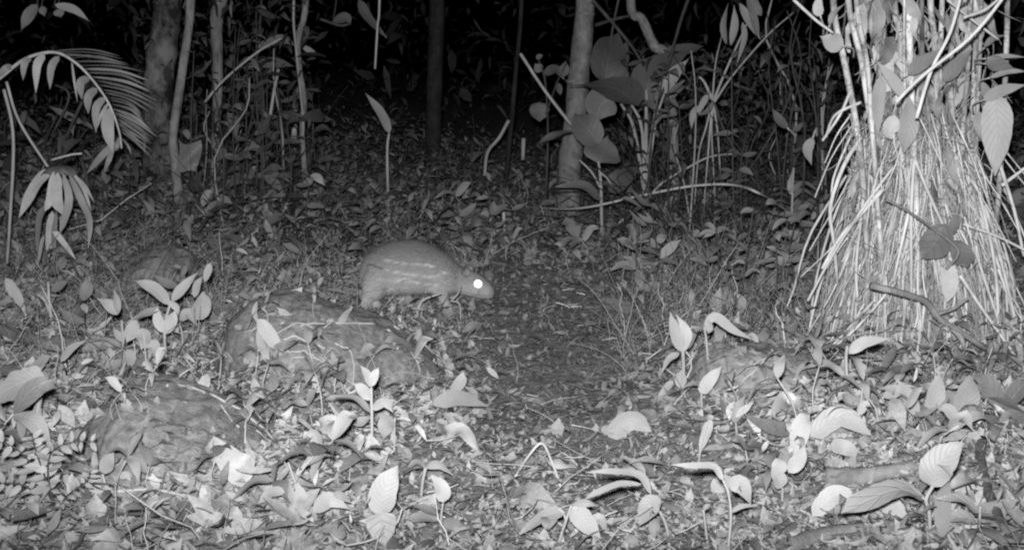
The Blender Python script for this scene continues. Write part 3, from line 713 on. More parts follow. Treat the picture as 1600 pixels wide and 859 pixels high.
for pts, w_, tn in (([(1142, 72), (1148, 40), (1147, 8)], 12, 'm'), ([(1155, 5), (1172, 35), (1188, 62)], 13, 'm'), ([(1185, 60), (1175, 20), (1165, -10)], 12, 'u'), ([(1160, 35), (1163, 60), (1150, 105)], 9, 'm'), ([(1190, 25), (1178, 5), (1172, -30)], 14, 'u'),
                    ([(1110, 150), (1100, 158), (1085, 190)], 10, 'm'), ([(1090, 165), (1082, 180), (1080, 205)], 9, 'm'), ([(1135, 70), (1130, 40), (1138, 5)], 9, 'u'), ([(1115, 160), (1105, 175), (1090, 180)], 9, 'u')):
    mb = MB(); leaf_px(mb, pts, w_, 6.65, b=.8, a=.8); part(mb, 'blade', M[tn], rt)

# stalks standing in the dark thickets
def stalks(n, x0, x1, y0, y1, d0, d1, label, group, mats, lean=18, w=(2.2, 5)):
    for i in range(n):
        x = rng.uniform(x0, x1); d = rng.uniform(d0, d1)
        b = at(x, 300, d); b.z = gz1(b.x, b.y) - .02
        yt = rng.uniform(y0, y1); l = rng.gauss(0, lean)
        t = at(x + l, yt, d + rng.uniform(-.2, .2)); mdl = b.lerp(t, .5) + Vector((rng.gauss(0, .06), rng.gauss(0, .06), 0)); m3 = b.lerp(t, .8) + Vector((rng.gauss(0, .05), 0, 0))
        mb = MB(); q = spline([b, mdl, m3, t], 9); ww = rng.uniform(*w) * mpp(d) * .5
        mb.tube(q, [ww * (1 - .45 * k / 9) for k in range(10)], 5, True, .2)
        single('stalk', label, 'stalk', mb, rng.choice(mats), group, b)
stalks(20, 985, 1290, 60, 240, 6.3, 8.2, 'thin bare stalk in the thicket by the root clump', 'bare stalks beside the root clump', [STEM, STEM_D, STEM_D], 42, (1.6, 3.8))
stalks(9, 1200, 1300, -40, 60, 5.8, 7.4, 'long thin stem rising just behind the root clump', 'long stems behind the root clump', [STEM, STEM_D, STEM_D], 20, (2.5, 4.5))
stalks(11, 310, 490, 40, 225, 6.6, 8.2, 'thin bare stalk near the crooked sapling', 'bare stalks round the crooked sapling', [STEM, STEM_D, STEM_D], 36, (1.5, 3.6))
stalks(5, 0, 130, 60, 260, 6.2, 8.2, 'thin dark stalk standing in the gloom behind the fan leaf', 'dark stalks behind the fan leaf', [STEM_D], 22)
def sprigs(n, x0, x1, y0, y1, d0, d1, label, group, tones, L=(12, 30)):
    for i in range(n):
        x = rng.uniform(x0, x1); yy = rng.uniform(y0, y1); d = rng.uniform(d0, d1)
        b = at(x, 300, d); b.z = gz1(b.x, b.y)
        root = empty('sapling', b, label, 'sapling', group)
        t = at(x + rng.gauss(0, 14), yy, d); mb = MB(); q = spline([b - Vector((0, 0, .02)), b.lerp(t, .5) + Vector((rng.gauss(0, .03), 0, 0)), t], 8)
        mb.tube(q, [.5 * mpp(d) * (3.4 - 1.6 * k / 8) for k in range(9)], 5); part(mb, 'stem', STEM_D, root)
        for j in range(rng.randint(5, 9)):
            p = q[rng.randint(3, 8)]; a = rng.uniform(0, 2 * PI); l = rng.uniform(*L) * mpp(d)
            dv = Vector((math.cos(a), math.sin(a) * .7, rng.uniform(-.5, .7))).normalized()
            mb = MB(); mb.leaf([p, p + dv * l * .55 + Vector((0, 0, rng.uniform(-.08, .16) * l)), p + dv * l - Vector((0, 0, rng.uniform(-.25, .4) * l))], l * rng.uniform(.3, .5), Vector((rng.gauss(0, .4), -.6, .8)), n=6)
            part(mb, 'leaf', M[rng.choice(tones)], root)
sprigs(20, 300, 500, 0, 230, 6.6, 8, 'dim leafy sapling near the crooked sapling', 'leafy saplings round the crooked sapling', 'udd', (14, 40))
sprigs(18, 985, 1290, 90, 270, 6.3, 7.8, 'dim leafy sapling low beside the root clump', 'leafy saplings beside the root clump', 'ud')
sprigs(4, 560, 800, 190, 240, 8.5, 10, 'dim leafy sapling by the distant trunk', 'leafy saplings by the dim trunk', 'ud')
sprigs(8, 150, 320, 150, 270, 6.4, 7.6, 'dim leafy sapling at the foot of the mottled trunk', 'leafy saplings at the mottled trunk', 'ud')

sprigs(24, 990, 1265, 310, 440, 4.4, 6.2, 'low leafy sapling between arching vine and root clump', 'low saplings below the arching vine', 'umm', (20, 44))
sprigs(16, 10, 330, 385, 490, 4.1, 5.6, 'low leafy sapling near the dark log', 'low saplings near the dark log', 'uum', (20, 46))
sprigs(12, 420, 900, 265, 345, 6.2, 7.6, 'low leafy sapling on the slope beyond the animal', 'low saplings beyond the animal', 'uum', (16, 34))
# upright seedling with one long leaf; hanging leaves
plant('seedling', 'tall seedling with one long bent down leaf, alone before the dark', 'seedling', (606, 275), [([(606, 275), (605, 240), (608, 208)], 5, 4)], [([(609, 208), (596, 178), (570, 145)], 15, 'm', dict(b=.7, roll=.2))], d=7.6)
for pts, w_, tn, lab in (([(58, 8), (45, 25), (32, 50)], 18, 'u', 'broad dim leaf hanging high over the palm frond'), ([(85, 8), (115, 15), (140, 34)], 12, 'm', 'narrow leaf pointing sideways high over the palm frond'), ([(65, 10), (70, 26)], 11, 'u', 'small leaf hanging high over the palm frond'), ([(90, 15), (95, 28)], 16, 'u', 'curled round leaf high over the palm frond'),
                      ([(560, 0), (575, 28), (605, 60)], 16, 'd', 'ragged dim leaf hanging beside the dangling vine'), ([(470, 70), (490, 85), (488, 95)], 9, 'm', 'small pale leaf on the crooked sapling'), ([(400, 75), (440, 62), (462, 72)], 14, 'u', 'arched leaf across the crooked sapling'), ([(400, 100), (430, 98), (460, 104)], 14, 'd', 'level dark leaf across the crooked sapling'), ([(520, 35), (540, 28), (548, 40)], 16, 'd', 'dark leaf beside the stubby twig')):
    D_ = 6.2 if pts[0][0] < 200 else 8.2
    r0 = at(pts[0][0], pts[0][1], D_); rt = empty('hanging_leaf', r0, lab, 'leaf')
    mb = MB(); leaf_px(mb, pts, w_, D_); part(mb, 'blade', M[tn], rt)
    mb = MB(); tube_px(mb, [(pts[0][0], pts[0][1], 0), (pts[0][0] + 6, pts[0][1] - 40, .05), (pts[0][0] + 14, -120, .1)], 2.2, 2.6, D_); part(mb, 'stalk', STEM_D, rt)
# pale folded leaf at the sapling's foot
mb = MB(); m_ = 6
for i in range(m_ + 1):
    for j in range(m_ + 1):
        u, v = i / m_, j / m_
        mb.v.append(at(278 + 36 * u + 3 * math.sin(v * 5) - 4 * u * v, 217 + 9 * math.sin(u * 3.1) * (1 - v) + 51 * v + 2 * math.sin(u * 7), 6.6 + .05 * abs(u - .45) + .02 * math.sin(v * 6 + u * 4))); mb.uv.append((u, v))
for i in range(m_):
    for j in range(m_): q_ = i * (m_ + 1) + j; mb.f.append((q_, q_ + 1, q_ + m_ + 2, q_ + m_ + 1))
single('dead_leaf', 'square folded pale leaf leaning at the foot of the slender sapling', 'leaf', mb, L_DULL)

# feathery palm frond
d = 4.9
fr = empty('palm_frond', at(-20, 130, d), 'feathery palm frond arching down in front of the mottled trunk', 'palm frond')
RX = [(-40, 150), (0, 122), (40, 92), (85, 82), (120, 100), (150, 132), (172, 166), (186, 205), (190, 232)]
q = spline(P3(RX, d), 40)
mb = MB(); mb.tube(q, [.5 * mpp(d) * (6 - 3.5 * i / 40) for i in range(41)], 7); part(mb, 'rachis', STEM, fr)
outer = [((85, 80), (140, 78), (188, 88), 5), ((95, 84), (150, 90), (200, 100), 5), ((108, 92), (150, 88), (180, 94), 5), ((122, 103), (180, 104), (232, 114), 7), ((138, 114), (190, 118), (232, 136), 8), ((150, 126), (200, 138), (246, 158), 8), ((160, 140), (205, 152), (246, 173), 8),
         ((168, 152), (200, 160), (222, 178), 7), ((174, 163), (205, 172), (228, 196), 7), ((180, 176), (212, 192), (246, 214), 7), ((184, 186), (212, 200), (236, 220), 6), ((187, 196), (210, 210), (236, 226), 6), ((190, 206), (212, 222), (238, 248), 8), ((178, 170), (205, 185), (240, 206), 5), ((190, 216), (200, 228), (206, 244), 6)]
inner = [((20, 104), (8, 108), (-10, 128), 12), ((48, 90), (38, 100), (36, 126), 12), ((70, 86), (58, 102), (56, 146), 14), ((92, 88), (80, 106), (78, 140), 13), ((112, 96), (116, 126), (121, 160), 4), ((140, 122), (126, 130), (128, 156), 15), ((152, 138), (138, 152), (138, 178), 15), ((164, 152), (150, 170), (150, 208), 14), ((170, 160), (158, 180), (152, 200), 6), ((172, 168), (168, 200), (176, 238), 22), ((186, 215), (183, 228), (180, 236), 8),
         ((180, 222), (158, 245), (135, 272), 12), ((178, 228), (170, 250), (163, 268), 9)]
outer = [o_ for p_, q_ in zip(outer, outer[1:] + outer[-1:]) for o_ in (p_, tuple(tuple((s_ + t_) / 2 + rng.uniform(-1.5, 1.5) for s_, t_ in zip(a_, b_)) for a_, b_ in zip(p_[:3], q_[:3])) + ((p_[3] + q_[3]) / 2,))][:-1]
for lst, up in ((outer, .6), (inner, .1)):
    for a, b, c, w_ in lst:
        mb = MB(); leaf_px(mb, [a, (b[0], b[1], -.03), (c[0], c[1], -.02)], w_ * (.48 if lst is outer else .85), d, up=up, roll=rng.uniform(-.15, .15), a=.8, b=.5, n=9, wave=.03); part(mb, 'leaflet', rng.choice([L_DULL, L_DULL, L_MID]), fr)
# drooping fan leaf
d = gd(75, 418) - .5
fn = empty('fan_leaf', at(90, 262, d), 'drooping torn fan leaf of a palm, hanging like an umbrella over the dark ground', 'palm leaf')
mb = MB()
for i in range(7):
    for j in range(21):
        th, ph = R_(4 + 14 * i), 2 * PI * j / 20
        mb.v.append(at(92 + 30 * math.sin(th) * math.cos(ph), 259 + 15 * (1 - math.cos(th)) + 3 * math.sin(ph * 6) * math.sin(th), d + .02 + .08 * math.sin(th) * math.sin(ph))); mb.uv.append((j / 20, i / 6))
for i in range(6):
    for j in range(20): q_ = i * 21 + j; mb.f.append((q_, q_ + 1, q_ + 22, q_ + 21))
part(mb, 'hub', L_DULL, fn)
for pts, w_ in (([(80, 265), (55, 290), (30, 340)], 18), ([(84, 268, -.05), (78, 310, -.1), (70, 330, -.1)], 12), ([(90, 270, -.08), (88, 310, -.12), (98, 336, -.1)], 18), ([(98, 270, -.05), (108, 310, -.08), (100, 345, -.06), (95, 362, -.05)], 12), ([(106, 268), (125, 310, -.05), (140, 345), (138, 388)], 11), ([(112, 268), (130, 295), (143, 330)], 6), ([(110, 270, .03), (132, 290), (148, 318)], 5),
                ([(78, 320), (62, 338), (58, 395)], 10), ([(82, 330), (78, 360), (75, 408)], 12), ([(80, 355), (98, 378), (118, 405)], 9), ([(88, 330), (84, 370), (85, 410)], 8), ([(68, 368), (64, 385), (60, 412)], 6)):
    mb = MB(); leaf_px(mb, pts, w_, d, b=.45, a=.85, n=9, wave=.08, roll=rng.uniform(-.3, .3)); part(mb, 'segment', rng.choice([L_MID, L_DULL, L_DEAD]), fn)
mb = MB(); tube_px(mb, [(88, 262, .05), (110, 247, .3), (125, 245, .5), (140, 300, .7)], 5, 6, d); part(mb, 'stalk', STEM_D, fn)
mb = MB(); tube_px(mb, [(6, 140), (18, 190), (21, 240), (17, 320), (11, 412)], 5, 4.6, 5.3); single('liana', 'thin upright stem in front of the drooping fan leaf', 'stem', mb, STEM, None)
mb = MB(); tube_px(mb, [(80, 250), (110, 242), (128, 240)], 3.5, 3, 5.2); single('stick', 'short pale stick lying across the top of the fan leaf', 'stick', mb, STEM)
# ------------------------------------------------------------------ the clump of canes and stilt roots
CC = gnd(1440, 560); CC = Vector((CC.x + .05, CC.y + .33, 0)); CC.z = gz1(CC.x, CC.y)
clump = empty('root_clump', CC, 'big pale clump of canes standing on a skirt of many thin stilt roots', 'palm clump')
dC = CC.y
canes = [([(1300, -220), (1302, 0), (1316, 80), (1328, 140), (1340, 210), (1352, 330), (1356, 480)], 11, -.10, 0), ([(1318, -220), (1326, 0), (1336, 55), (1346, 95), (1356, 160), (1365, 230), (1378, 420)], 10, -.14, 0), ([(1330, -220), (1338, 0), (1350, 70), (1356, 110), (1362, 190), (1372, 330), (1385, 470)], 9, -.18, 0),
         ([(1345, -200), (1356, 0), (1366, 45), (1376, 95), (1384, 200), (1396, 430)], 15, .05, 1), ([(1388, -220), (1396, 0), (1406, 45), (1410, 100), (1416, 230), (1420, 450)], 13, .02, 1), ([(1412, -220), (1413, 0), (1413, 105), (1420, 300), (1424, 480)], 5, -.16, 0), ([(1422, -220), (1421, 0), (1422, 105), (1428, 230), (1436, 450)], 12, -.12, 0),
         ([(1452, -220), (1454, 0), (1459, 50), (1464, 130), (1468, 260), (1470, 460)], 11, .0, 1), ([(1440, -100), (1441, 80), (1450, 170), (1457, 230), (1460, 420)], 9, -.1, 1), ([(1480, -200), (1470, 60), (1468, 150), (1472, 260), (1475, 450)], 9, .1, 0), ([(1510, -220), (1525, 0), (1524, 100), (1519, 220), (1512, 460)], 11, .05, 0), ([(1518, -60), (1512, 110), (1505, 200), (1500, 330), (1490, 470)], 9, -.05, 0),
         ([(1496, -220), (1490, 0), (1484, 120), (1480, 220), (1482, 470)], 10, .12, 1), ([(1376, -220), (1378, 20), (1388, 120), (1395, 240), (1404, 470)], 12, .15, 1), ([(1572, -220), (1574, 0), (1572, 84), (1566, 220), (1548, 470)], 9, .10, 0), ([(1435, -220), (1438, 40), (1446, 160), (1450, 300), (1452, 470)], 10, .18, 1), ([(1538, -220), (1532, 60), (1526, 200), (1520, 330), (1505, 480)], 7, -.02, 0), ([(1362, 150), (1368, 230), (1372, 300), (1380, 450)], 14, -.05, 1), ([(1432, 150), (1436, 230), (1440, 320), (1442, 460)], 16, -.02, 1), ([(1395, 170), (1402, 240), (1406, 330), (1410, 470)], 13, .02, 1), ([(1482, 120), (1488, 220), (1490, 320), (1488, 470)], 14, -.04, 1), ([(1455, 190), (1458, 260), (1462, 330), (1464, 470)], 10, -.10, 1)]
for pts, w_, dd, kind in canes:
    mb = MB(); tube_px(mb, [(x_, y_, dd * .8) for x_, y_ in pts], w_ * .82, w_ * .95, dC - .20, 9, 28, .16); part(mb, 'cane', CLUMP_CANE_D if kind else CLUMP_CANE, clump)
# stilt roots: the largest one by one
def root_path(az, zt, rt, rb, sag, twist):
    a2 = az + twist
    top = CC + Vector((math.cos(az) * rt * 1.15, math.sin(az) * rt, zt))
    bx, by = CC.x + math.cos(a2) * rb * 1.08, CC.y + math.sin(a2) * rb
    bot = Vector((bx, by, gz1(bx, by) - .015))
    mid = top.lerp(bot, .45) + Vector((math.cos(a2) * sag, math.sin(a2) * sag + rng.gauss(0, .02), rng.gauss(0, .03)))
    m2 = top.lerp(bot, .75) + Vector((math.cos(a2) * sag * .7 + rng.gauss(0, .022), math.sin(a2) * sag * .7, 0))
    return spline([top, mid, m2, bot], 10)
def az_front(): return rng.uniform(-PI * 1.06, PI * .06)
for i in range(150):
    az = az_front(); long_ = rng.random() < .5
    zt = rng.uniform(.30, .78) if long_ else rng.uniform(.12, .42)
    rt = rng.uniform(.16, .24); rb = rt + zt * rng.uniform(.06, .34) + rng.uniform(0, .07)
    q = root_path(az, zt, rt, rb, rng.gauss(.012, .025), rng.gauss(0, .22)); r = rng.uniform(.0026, .0072)
    mb = MB(); mb.tube(q, [r * (1 - .35 * k / 10) for k in range(11)], 5, True, .25); part(mb, 'root', ROOT, clump)
named = [([(1395, 262), (1345, 330), (1300, 400), (1262, 470)], 5), ([(1345, 215), (1318, 260), (1297, 325), (1303, 380), (1308, 440)], 7), ([(1350, 300), (1338, 410), (1340, 470)], 6), ([(1430, 250), (1450, 300), (1482, 370)], 6), ([(1428, 250), (1424, 330), (1424, 470)], 6), ([(1380, 295), (1345, 335), (1310, 375), (1285, 420)], 8), ([(1400, 440), (1340, 510), (1280, 560)], 5), ([(1365, 470), (1310, 530), (1282, 556)], 5), ([(1340, 430), (1330, 500), (1332, 560)], 6), ([(1330, 140), (1312, 180), (1285, 220)], 5), ([(1345, 160), (1305, 180), (1290, 215)], 5), ([(1505, 350), (1560, 370), (1610, 395)], 5), ([(1530, 300), (1555, 420), (1562, 560)], 6), ([(1540, 320), (1570, 430), (1600, 560)], 6), ([(1500, 430), (1540, 490), (1588, 558)], 6), ([(1560, 250), (1585, 330), (1600, 400)], 6), ([(1420, 330), (1400, 420), (1396, 440)], 5), ([(1560, 420), (1580, 480), (1592, 550)], 5), ([(1530, 410), (1560, 500), (1580, 560)], 4), ([(1565, 290), (1585, 275), (1602, 262)], 6), ([(1330, 210), (1302, 280), (1300, 330)], 4)]
for pts, w_ in named:
    mb = MB(); tube_px(mb, [(a, b, -.02) for a, b in pts], w_, w_ * .8, dC - .40 + abs(pts[0][0] - 1440) * .0012, 6, 12, .2); part(mb, 'root', ROOT, clump)
mbx = MB()                                         # the rest of the roots as one tangle
for i in range(1500):
    az = rng.uniform(-PI, PI) if i < 200 else az_front(); zt = min(abs(rng.gauss(0, .36)) + .05, .85)
    rt = rng.uniform(.16, .25) * (1 - .35 * max(zt - .4, 0)); rb = rt + min(zt, .6) * rng.uniform(.05, .30) + .015
    q = root_path(az, min(zt, .95), rt, rb, rng.gauss(.0, .03), rng.gauss(0, .3)); q = q[::2]; r = rng.uniform(.0016, .0042)
    mbx.tube(q, [r * (1 - .3 * k / 5) for k in range(6)], 3, False, .25)
o = part(mbx, 'root_tangle', ROOT_D, clump); o['kind'] = 'stuff'
mb = MB()                                          # solid heart of the clump
for ring in range(14):
    t = ring / 13; z = .82 * t; rr = .245 * (1 - t ** 2.2) ** .7 + .01
    for j in range(28):
        a = 2 * PI * j / 28; k = rr * (1 + .30 * (rng.random() - .5))
        mb.v.append(CC + Vector((math.cos(a) * k * 1.2, math.sin(a) * k * .9, z - .05)))
for i in range(13):
    for j in range(28):
        a = i * 28 + j; b = i * 28 + (j + 1) % 28; mb.f.append((a, b, b + 28, a + 28))
mb.f.append(tuple(13 * 28 + j for j in range(28)))
part(mb, 'root_crown', BARK_D, clump)
# torn dead sheaths hanging among the canes
for i in range(120):
    x = rng.uniform(1335, 1530); yy = rng.uniform(-10, 330); l = rng.uniform(25, 70); sk_ = rng.gauss(0, 16)
    mb = MB(); leaf_px(mb, [(x, yy), (x + sk_ * .5 + rng.gauss(0, 5), yy + l * .5, rng.gauss(-.03, .03)), (x + sk_, yy + l)], rng.uniform(3, 11), dC - .24 + rng.uniform(-.06, .16), b=.5, a=.8, n=6, wave=.2, roll=rng.uniform(-.9, .9)); part(mb, 'sheath', rng.choice([L_DEAD, L_MID, L_DULL]), clump)
for i in range(34):
    x = rng.uniform(1335, 1530); yy = rng.uniform(-20, 230); l = rng.uniform(45, 95); sk_ = rng.gauss(0, 26)
    mb = MB(); leaf_px(mb, [(x, yy), (x + sk_ * .5 + rng.gauss(0, 6), yy + l * .5, rng.gauss(-.03, .03)), (x + sk_, yy + l)], rng.uniform(9, 22), dC - .26 + rng.uniform(-.05, .2), b=.8, a=.75, n=8, wave=.12, roll=rng.uniform(-.9, .9)); part(mb, 'bract', rng.choice([L_DEAD, L_MID, L_DULL, L_PALE]), clump)
fib = MB()
for i in range(1500):
    x = min(max(rng.gauss(1437, 60), 1325), 1550); yy = rng.uniform(-20, 430) if i % 4 == 0 else rng.uniform(170, 440); a = rng.gauss(PI / 2, .55); l = rng.uniform(14, 55)
    tube_px(fib, [(x, yy), (x + math.cos(a) * l * .5 + rng.gauss(0, 3), yy + math.sin(a) * l * .5), (x + math.cos(a) * l, yy + math.sin(a) * l)], rng.uniform(1.2, 2.6), 1, dC - .25 + rng.uniform(-.10, .16), 3, 3)
o = part(fib, 'fibre', ROOT_D, clump); o['kind'] = 'stuff'
fib = MB()
for i in range(150):                               # long loose strands that droop outwards
    x = rng.gauss(1432, 55); yy = rng.uniform(170, 400); s_ = (x - 1432) / 85 + rng.gauss(0, .35); l = rng.uniform(50, 150)
    x = min(max(x, 1330), 1535); zz = dC - .27 + rng.uniform(-.10, .08)
    tube_px(fib, [(x, yy), (x + s_ * l * .18 + rng.gauss(0, 4), yy + l * .45, -.02), (x + s_ * l * .40 + rng.gauss(0, 8), yy + l, -.05)], rng.uniform(2, 3.8), 1.6, zz, 4, 6)
o = part(fib, 'strand', ROOT, clump); o['kind'] = 'stuff'

dl = dC - .42
def clump_leaf(pts, w_, tn, lab, **kw):
    r0 = at(pts[0][0], pts[0][1], dl); rt = empty('leaf', r0, lab, 'leaf')
    d_ = kw.pop('d', dl); mb = MB(); leaf_px(mb, pts, w_, d_, **kw); part(mb, 'blade', M[tn], rt)
    mb = MB(); p0, p1 = Vector(pts[0][:2]), Vector(pts[1][:2]); e = p0 - (p1 - p0).normalized() * 16
    tube_px(mb, [(p0.x, p0.y), (e.x, e.y, .06), (e.x, e.y + 14, .16)], 2.4, 3, d_); part(mb, 'stalk', STEM, rt)
clump_leaf([(1318, 72), (1300, 66), (1281, 57)], 28, 'm', 'oval leaf sticking out level from the outermost cane')
clump_leaf([(1376, 118), (1372, 165), (1372, 214)], 21, 'm', 'long pale leaf hanging upright in the middle of the canes')
clump_leaf([(1416, 156), (1395, 125), (1367, 94)], 17, 'm', 'narrow leaf slanting above the hanging pale leaf')
clump_leaf([(1420, 150), (1420, 190), (1412, 240)], 30, 'm', 'broad pale leaf hanging in the heart of the clump', a=1.4, b=.6)
clump_leaf([(1398, 180), (1390, 205), (1394, 218)], 24, 'x', 'short curled leaf between the two hanging pale leaves')
clump_leaf([(1418, 118), (1445, 96), (1482, 74)], 22, 'u', 'leaf slanting up behind the steep pale stick')
clump_leaf([(1476, 130), (1495, 102), (1520, 76)], 24, 'u', 'leaf slanting up against the upright cane')
clump_leaf([(1556, 148), (1558, 200), (1555, 275)], 46, 'm', 'largest broad leaf hanging point down at the edge of the clump', a=.8, b=.6, roll=.1)
clump_leaf([(1535, 157), (1565, 142), (1606, 132)], 17, 'm', 'thick strap leaf reaching out above the largest hanging leaf')
clump_leaf([(1540, 92), (1570, 88), (1606, 90)], 7, 'm', 'thin strap leaf reaching out level beside the upright cane')
clump_leaf([(1546, 122), (1575, 112), (1606, 112)], 9, 'm', 'middle one of the strap leaves reaching out of the clump')
clump_leaf([(1540, 100), (1558, 100), (1585, 108)], 22, 'd', 'dim oval leaf behind the strap leaves')
clump_leaf([(1538, 75), (1552, 60), (1570, 56)], 10, 'u', 'narrow arched leaf beside the last upright cane')
clump_leaf([(1478, 350), (1462, 380), (1440, 405)], 48, 'd', 'dark broad leaf across the roots below the thorny twig', a=1, b=.5)
clump_leaf([(1490, 375), (1505, 400), (1512, 418)], 32, 'd', 'second dark broad leaf across the roots, under the twig end', a=1, b=.5)
clump_leaf([(1482, 412), (1484, 445), (1480, 472)], 26, 'x', 'pale shrivelled leaf hanging over the roots above the broken branch', b=.5)
clump_leaf([(1495, 335), (1490, 355), (1478, 380)], 16, 'u', 'small leaf on the end of the thorny twig')
clump_leaf([(1270, 215), (1262, 235), (1268, 258)], 16, 'u', 'narrow leaf hanging outside the clump over a bent stem', d=4.6)
clump_leaf([(1230, 200), (1218, 188), (1205, 168)], 15, 'd', 'narrow dim leaf standing outside the clump', d=5.4)
clump_leaf([(1282, 26), (1278, 12), (1282, -12)], 16, 'm', 'leaf hanging into view beside the first cane')
clump_leaf([(1296, 40), (1302, 22), (1318, 8)], 9, 'u', 'little narrow leaf between the first two canes')
mb = MB(); tube_px(mb, [(1360, 446), (1400, 456), (1445, 470), (1468, 498), (1500, 518), (1538, 543)], 12, 9, dl - .1, 9, 20, .3); tube_px(mb, [(1466, 490), (1490, 482), (1512, 466)], 7, 4, dl - .1, 7); single('fallen_branch', 'dark broken branch lying slanted across the skirt of roots', 'branch', mb, BARK_D)
mb = MB(); tube_px(mb, [(1384, 312), (1410, 325), (1455, 355), (1492, 384), (1496, 400), (1478, 420)], 4, 5, dl - .05, 6); tube_px(mb, [(1465, 362), (1462, 378)], 4, 2, dl - .05, 6); single('twig', 'thin dark thorny twig hanging across the roots', 'twig', mb, BARK_D)
n_ = 420; a_ = nr.uniform(-PI * 1.02, PI * .02, n_); r_ = nr.uniform(.20, .62, n_)
x_, y_ = CC.x + np.cos(a_) * r_ * 1.05, CC.y + np.sin(a_) * r_
L_ = np.exp(nr.normal(math.log(.06), .4, n_))
V, Fq = leaf_cloud(np.stack([x_, y_, gz(x_, y_) + .015 + .16 * nr.rand(n_) ** 2], -1), L_, L_ * nr.uniform(.2, .5, n_), nr.rand(n_) * 2 * PI, nr.normal(0, .6, n_), nr.normal(0, .5, n_), nr.normal(.3, .7, n_), nr.normal(.1, .25, n_), True)
stuff_mesh('leaf_litter', V, Fq, np.repeat(np.clip(np.exp(nr.normal(math.log(.28), .4, n_)), .08, .45), 18), LITTER)   # dead leaves caught in the foot of the roots
for x0, lab in ((1545, 'short upright dead stump beside the root skirt'), (1568, 'second upright dead stump, outermost beside the root skirt')):
    gb = gnd(x0, 590); mb = MB(); tube_px(mb, [(x0 - 4, 596), (x0, 560), (x0 + 4, 534)], 9, 8, gb.y, 10, 8, .2); single('stump', lab, 'stump', mb, BARK_D)
# ------------------------------------------------------------------ logs and sticks on the ground
def lying(name, label, cat, pts, w0, w1, mat, lift=.0, n=10, group=None, rough=.25):
    Q = []
    for p in pts:
        g_ = gnd(p[0], p[1]); Q.append(g_ + Vector((0, 0, lift + (p[2] if len(p) > 2 else 0))))
    q = spline(Q, 16); m = len(q) - 1
    mb = MB(); mb.tube(q, [.5 * (w0 + (w1 - w0) * i / m) * mpp(q[i].y) for i in range(m + 1)], n, True, rough)
    return single(name, label, cat, mb, mat, group)
lying('log', 'dark bark covered log running in from the edge to the pale log', 'log', [(-40, 528), (20, 542), (60, 556), (98, 566)], 24, 19, BARK_D, .05)
lying('log', 'short pale rotten log among seedlings behind the humped boulder', 'log', [(88, 560), (140, 566), (198, 562)], 24, 19, CANE_D, .06)
lying('log', 'dark rotten log under the big ribbed leaf seedling', 'log', [(1290, 768), (1350, 764), (1425, 752)], 36, 26, BARK_D, .03)
lying('log', 'mossy log at the bottom edge below the ribbed leaves', 'log', [(1235, 868), (1290, 850), (1350, 836)], 28, 22, BARK_D, .015)
lying('stick', 'thick grey stick lying beside the ribbed leaf pair', 'stick', [(1532, 708, .0), (1531, 745, .0), (1545, 800, .0), (1570, 862)], 17, 17, CANE_D, .035)
lying('stick', 'short pale stub of branch beside the humped boulder', 'stick', [(262, 716, .03), (280, 724), (296, 734)], 9, 8, CANE, .02)
lying('stick', 'long thin stick lying below the humped boulder', 'stick', [(185, 808), (260, 805), (345, 815)], 4.5, 4, STEM_P, .02)
lying('stick', 'pale bamboo sliver lying flat between fern and humped boulder', 'stick', [(180, 795), (240, 793), (292, 796)], 5, 5, STEM_P, .03)
lying('stick', 'thin dark stick slanting between the ribbed leaves and the edge', 'stick', [(1560, 815), (1580, 785), (1602, 755)], 5, 5, STEM, .03)
lying('stick', 'bent pale grass stalk arched over the trail litter', 'stick', [(803, 755), (826, 738, .03), (846, 732, .06), (860, 745, .04), (876, 770)], 4.5, 4, STEM_P, .01)
# thin roots over the boulders (each hugging the stone it runs over)
bpy.context.view_layer.update()
DG = bpy.context.evaluated_depsgraph_get()
def hit(px, py):
    o_ = Vector((0, 0, CH)); ok, loc, no_, *_ = S.ray_cast(DG, o_, ray(px, py).normalized())
    return (loc + (o_ - loc).normalized() * .008) if ok else gnd(px, py)
def creeping(label, pts, w_, name='creeping_root', mat=STEM):
    P2 = spline([Vector((x_, y_, 0)) for x_, y_ in pts], 6 * (len(pts) - 1))
    Q = [hit(p.x + rng.gauss(0, 1.6), p.y + rng.gauss(0, 1.6)) for p in P2]
    for i in range(1, len(Q)):                      # keep neighbours at a similar distance
        if abs(Q[i].y - Q[i - 1].y) > .12: Q[i] = at(P2[i].x, P2[i].y, Q[i - 1].y + max(-.12, min(.12, Q[i].y - Q[i - 1].y)))
    Q = [Q[0]] + [(Q[i - 1] + Q[i] * 2 + Q[i + 1]) / 4 for i in range(1, len(Q) - 1)] + [Q[-1]]
    mb = MB(); mb.tube(Q, [.35 * w_ * mpp(p.y) for p in Q], 6, True, .2)
    single(name, label, 'root', mb, mat)
creeping('pale level twig lying across the shoulder of the long low boulder', [(470, 507), (500, 505), (540, 504), (590, 505)], 4)
creeping('thin root running down the trail side edge of the long low boulder', [(610, 505), (640, 522), (665, 540), (690, 565), (697, 595), (690, 622)], 6)
creeping('thin root branching beside the trail side root of the long low boulder', [(694, 580), (702, 605), (706, 622)], 4)
creeping('curved white root looped down the middle of the long low boulder', [(522, 536), (545, 546), (552, 570), (552, 602)], 6)
creeping('arched thin root beside the bright leaf on the long low boulder', [(440, 530), (460, 526), (485, 535), (512, 545)], 5)
creeping('wavy thin root below the arched root', [(445, 540), (455, 550), (475, 548), (488, 555)], 4)
creeping('level thin root crossing to the looped white root', [(450, 560), (490, 558), (520, 575), (548, 600)], 4)
creeping('forked root running along the back of the humped boulder', [(245, 570), (265, 592), (290, 602), (320, 612)], 5)
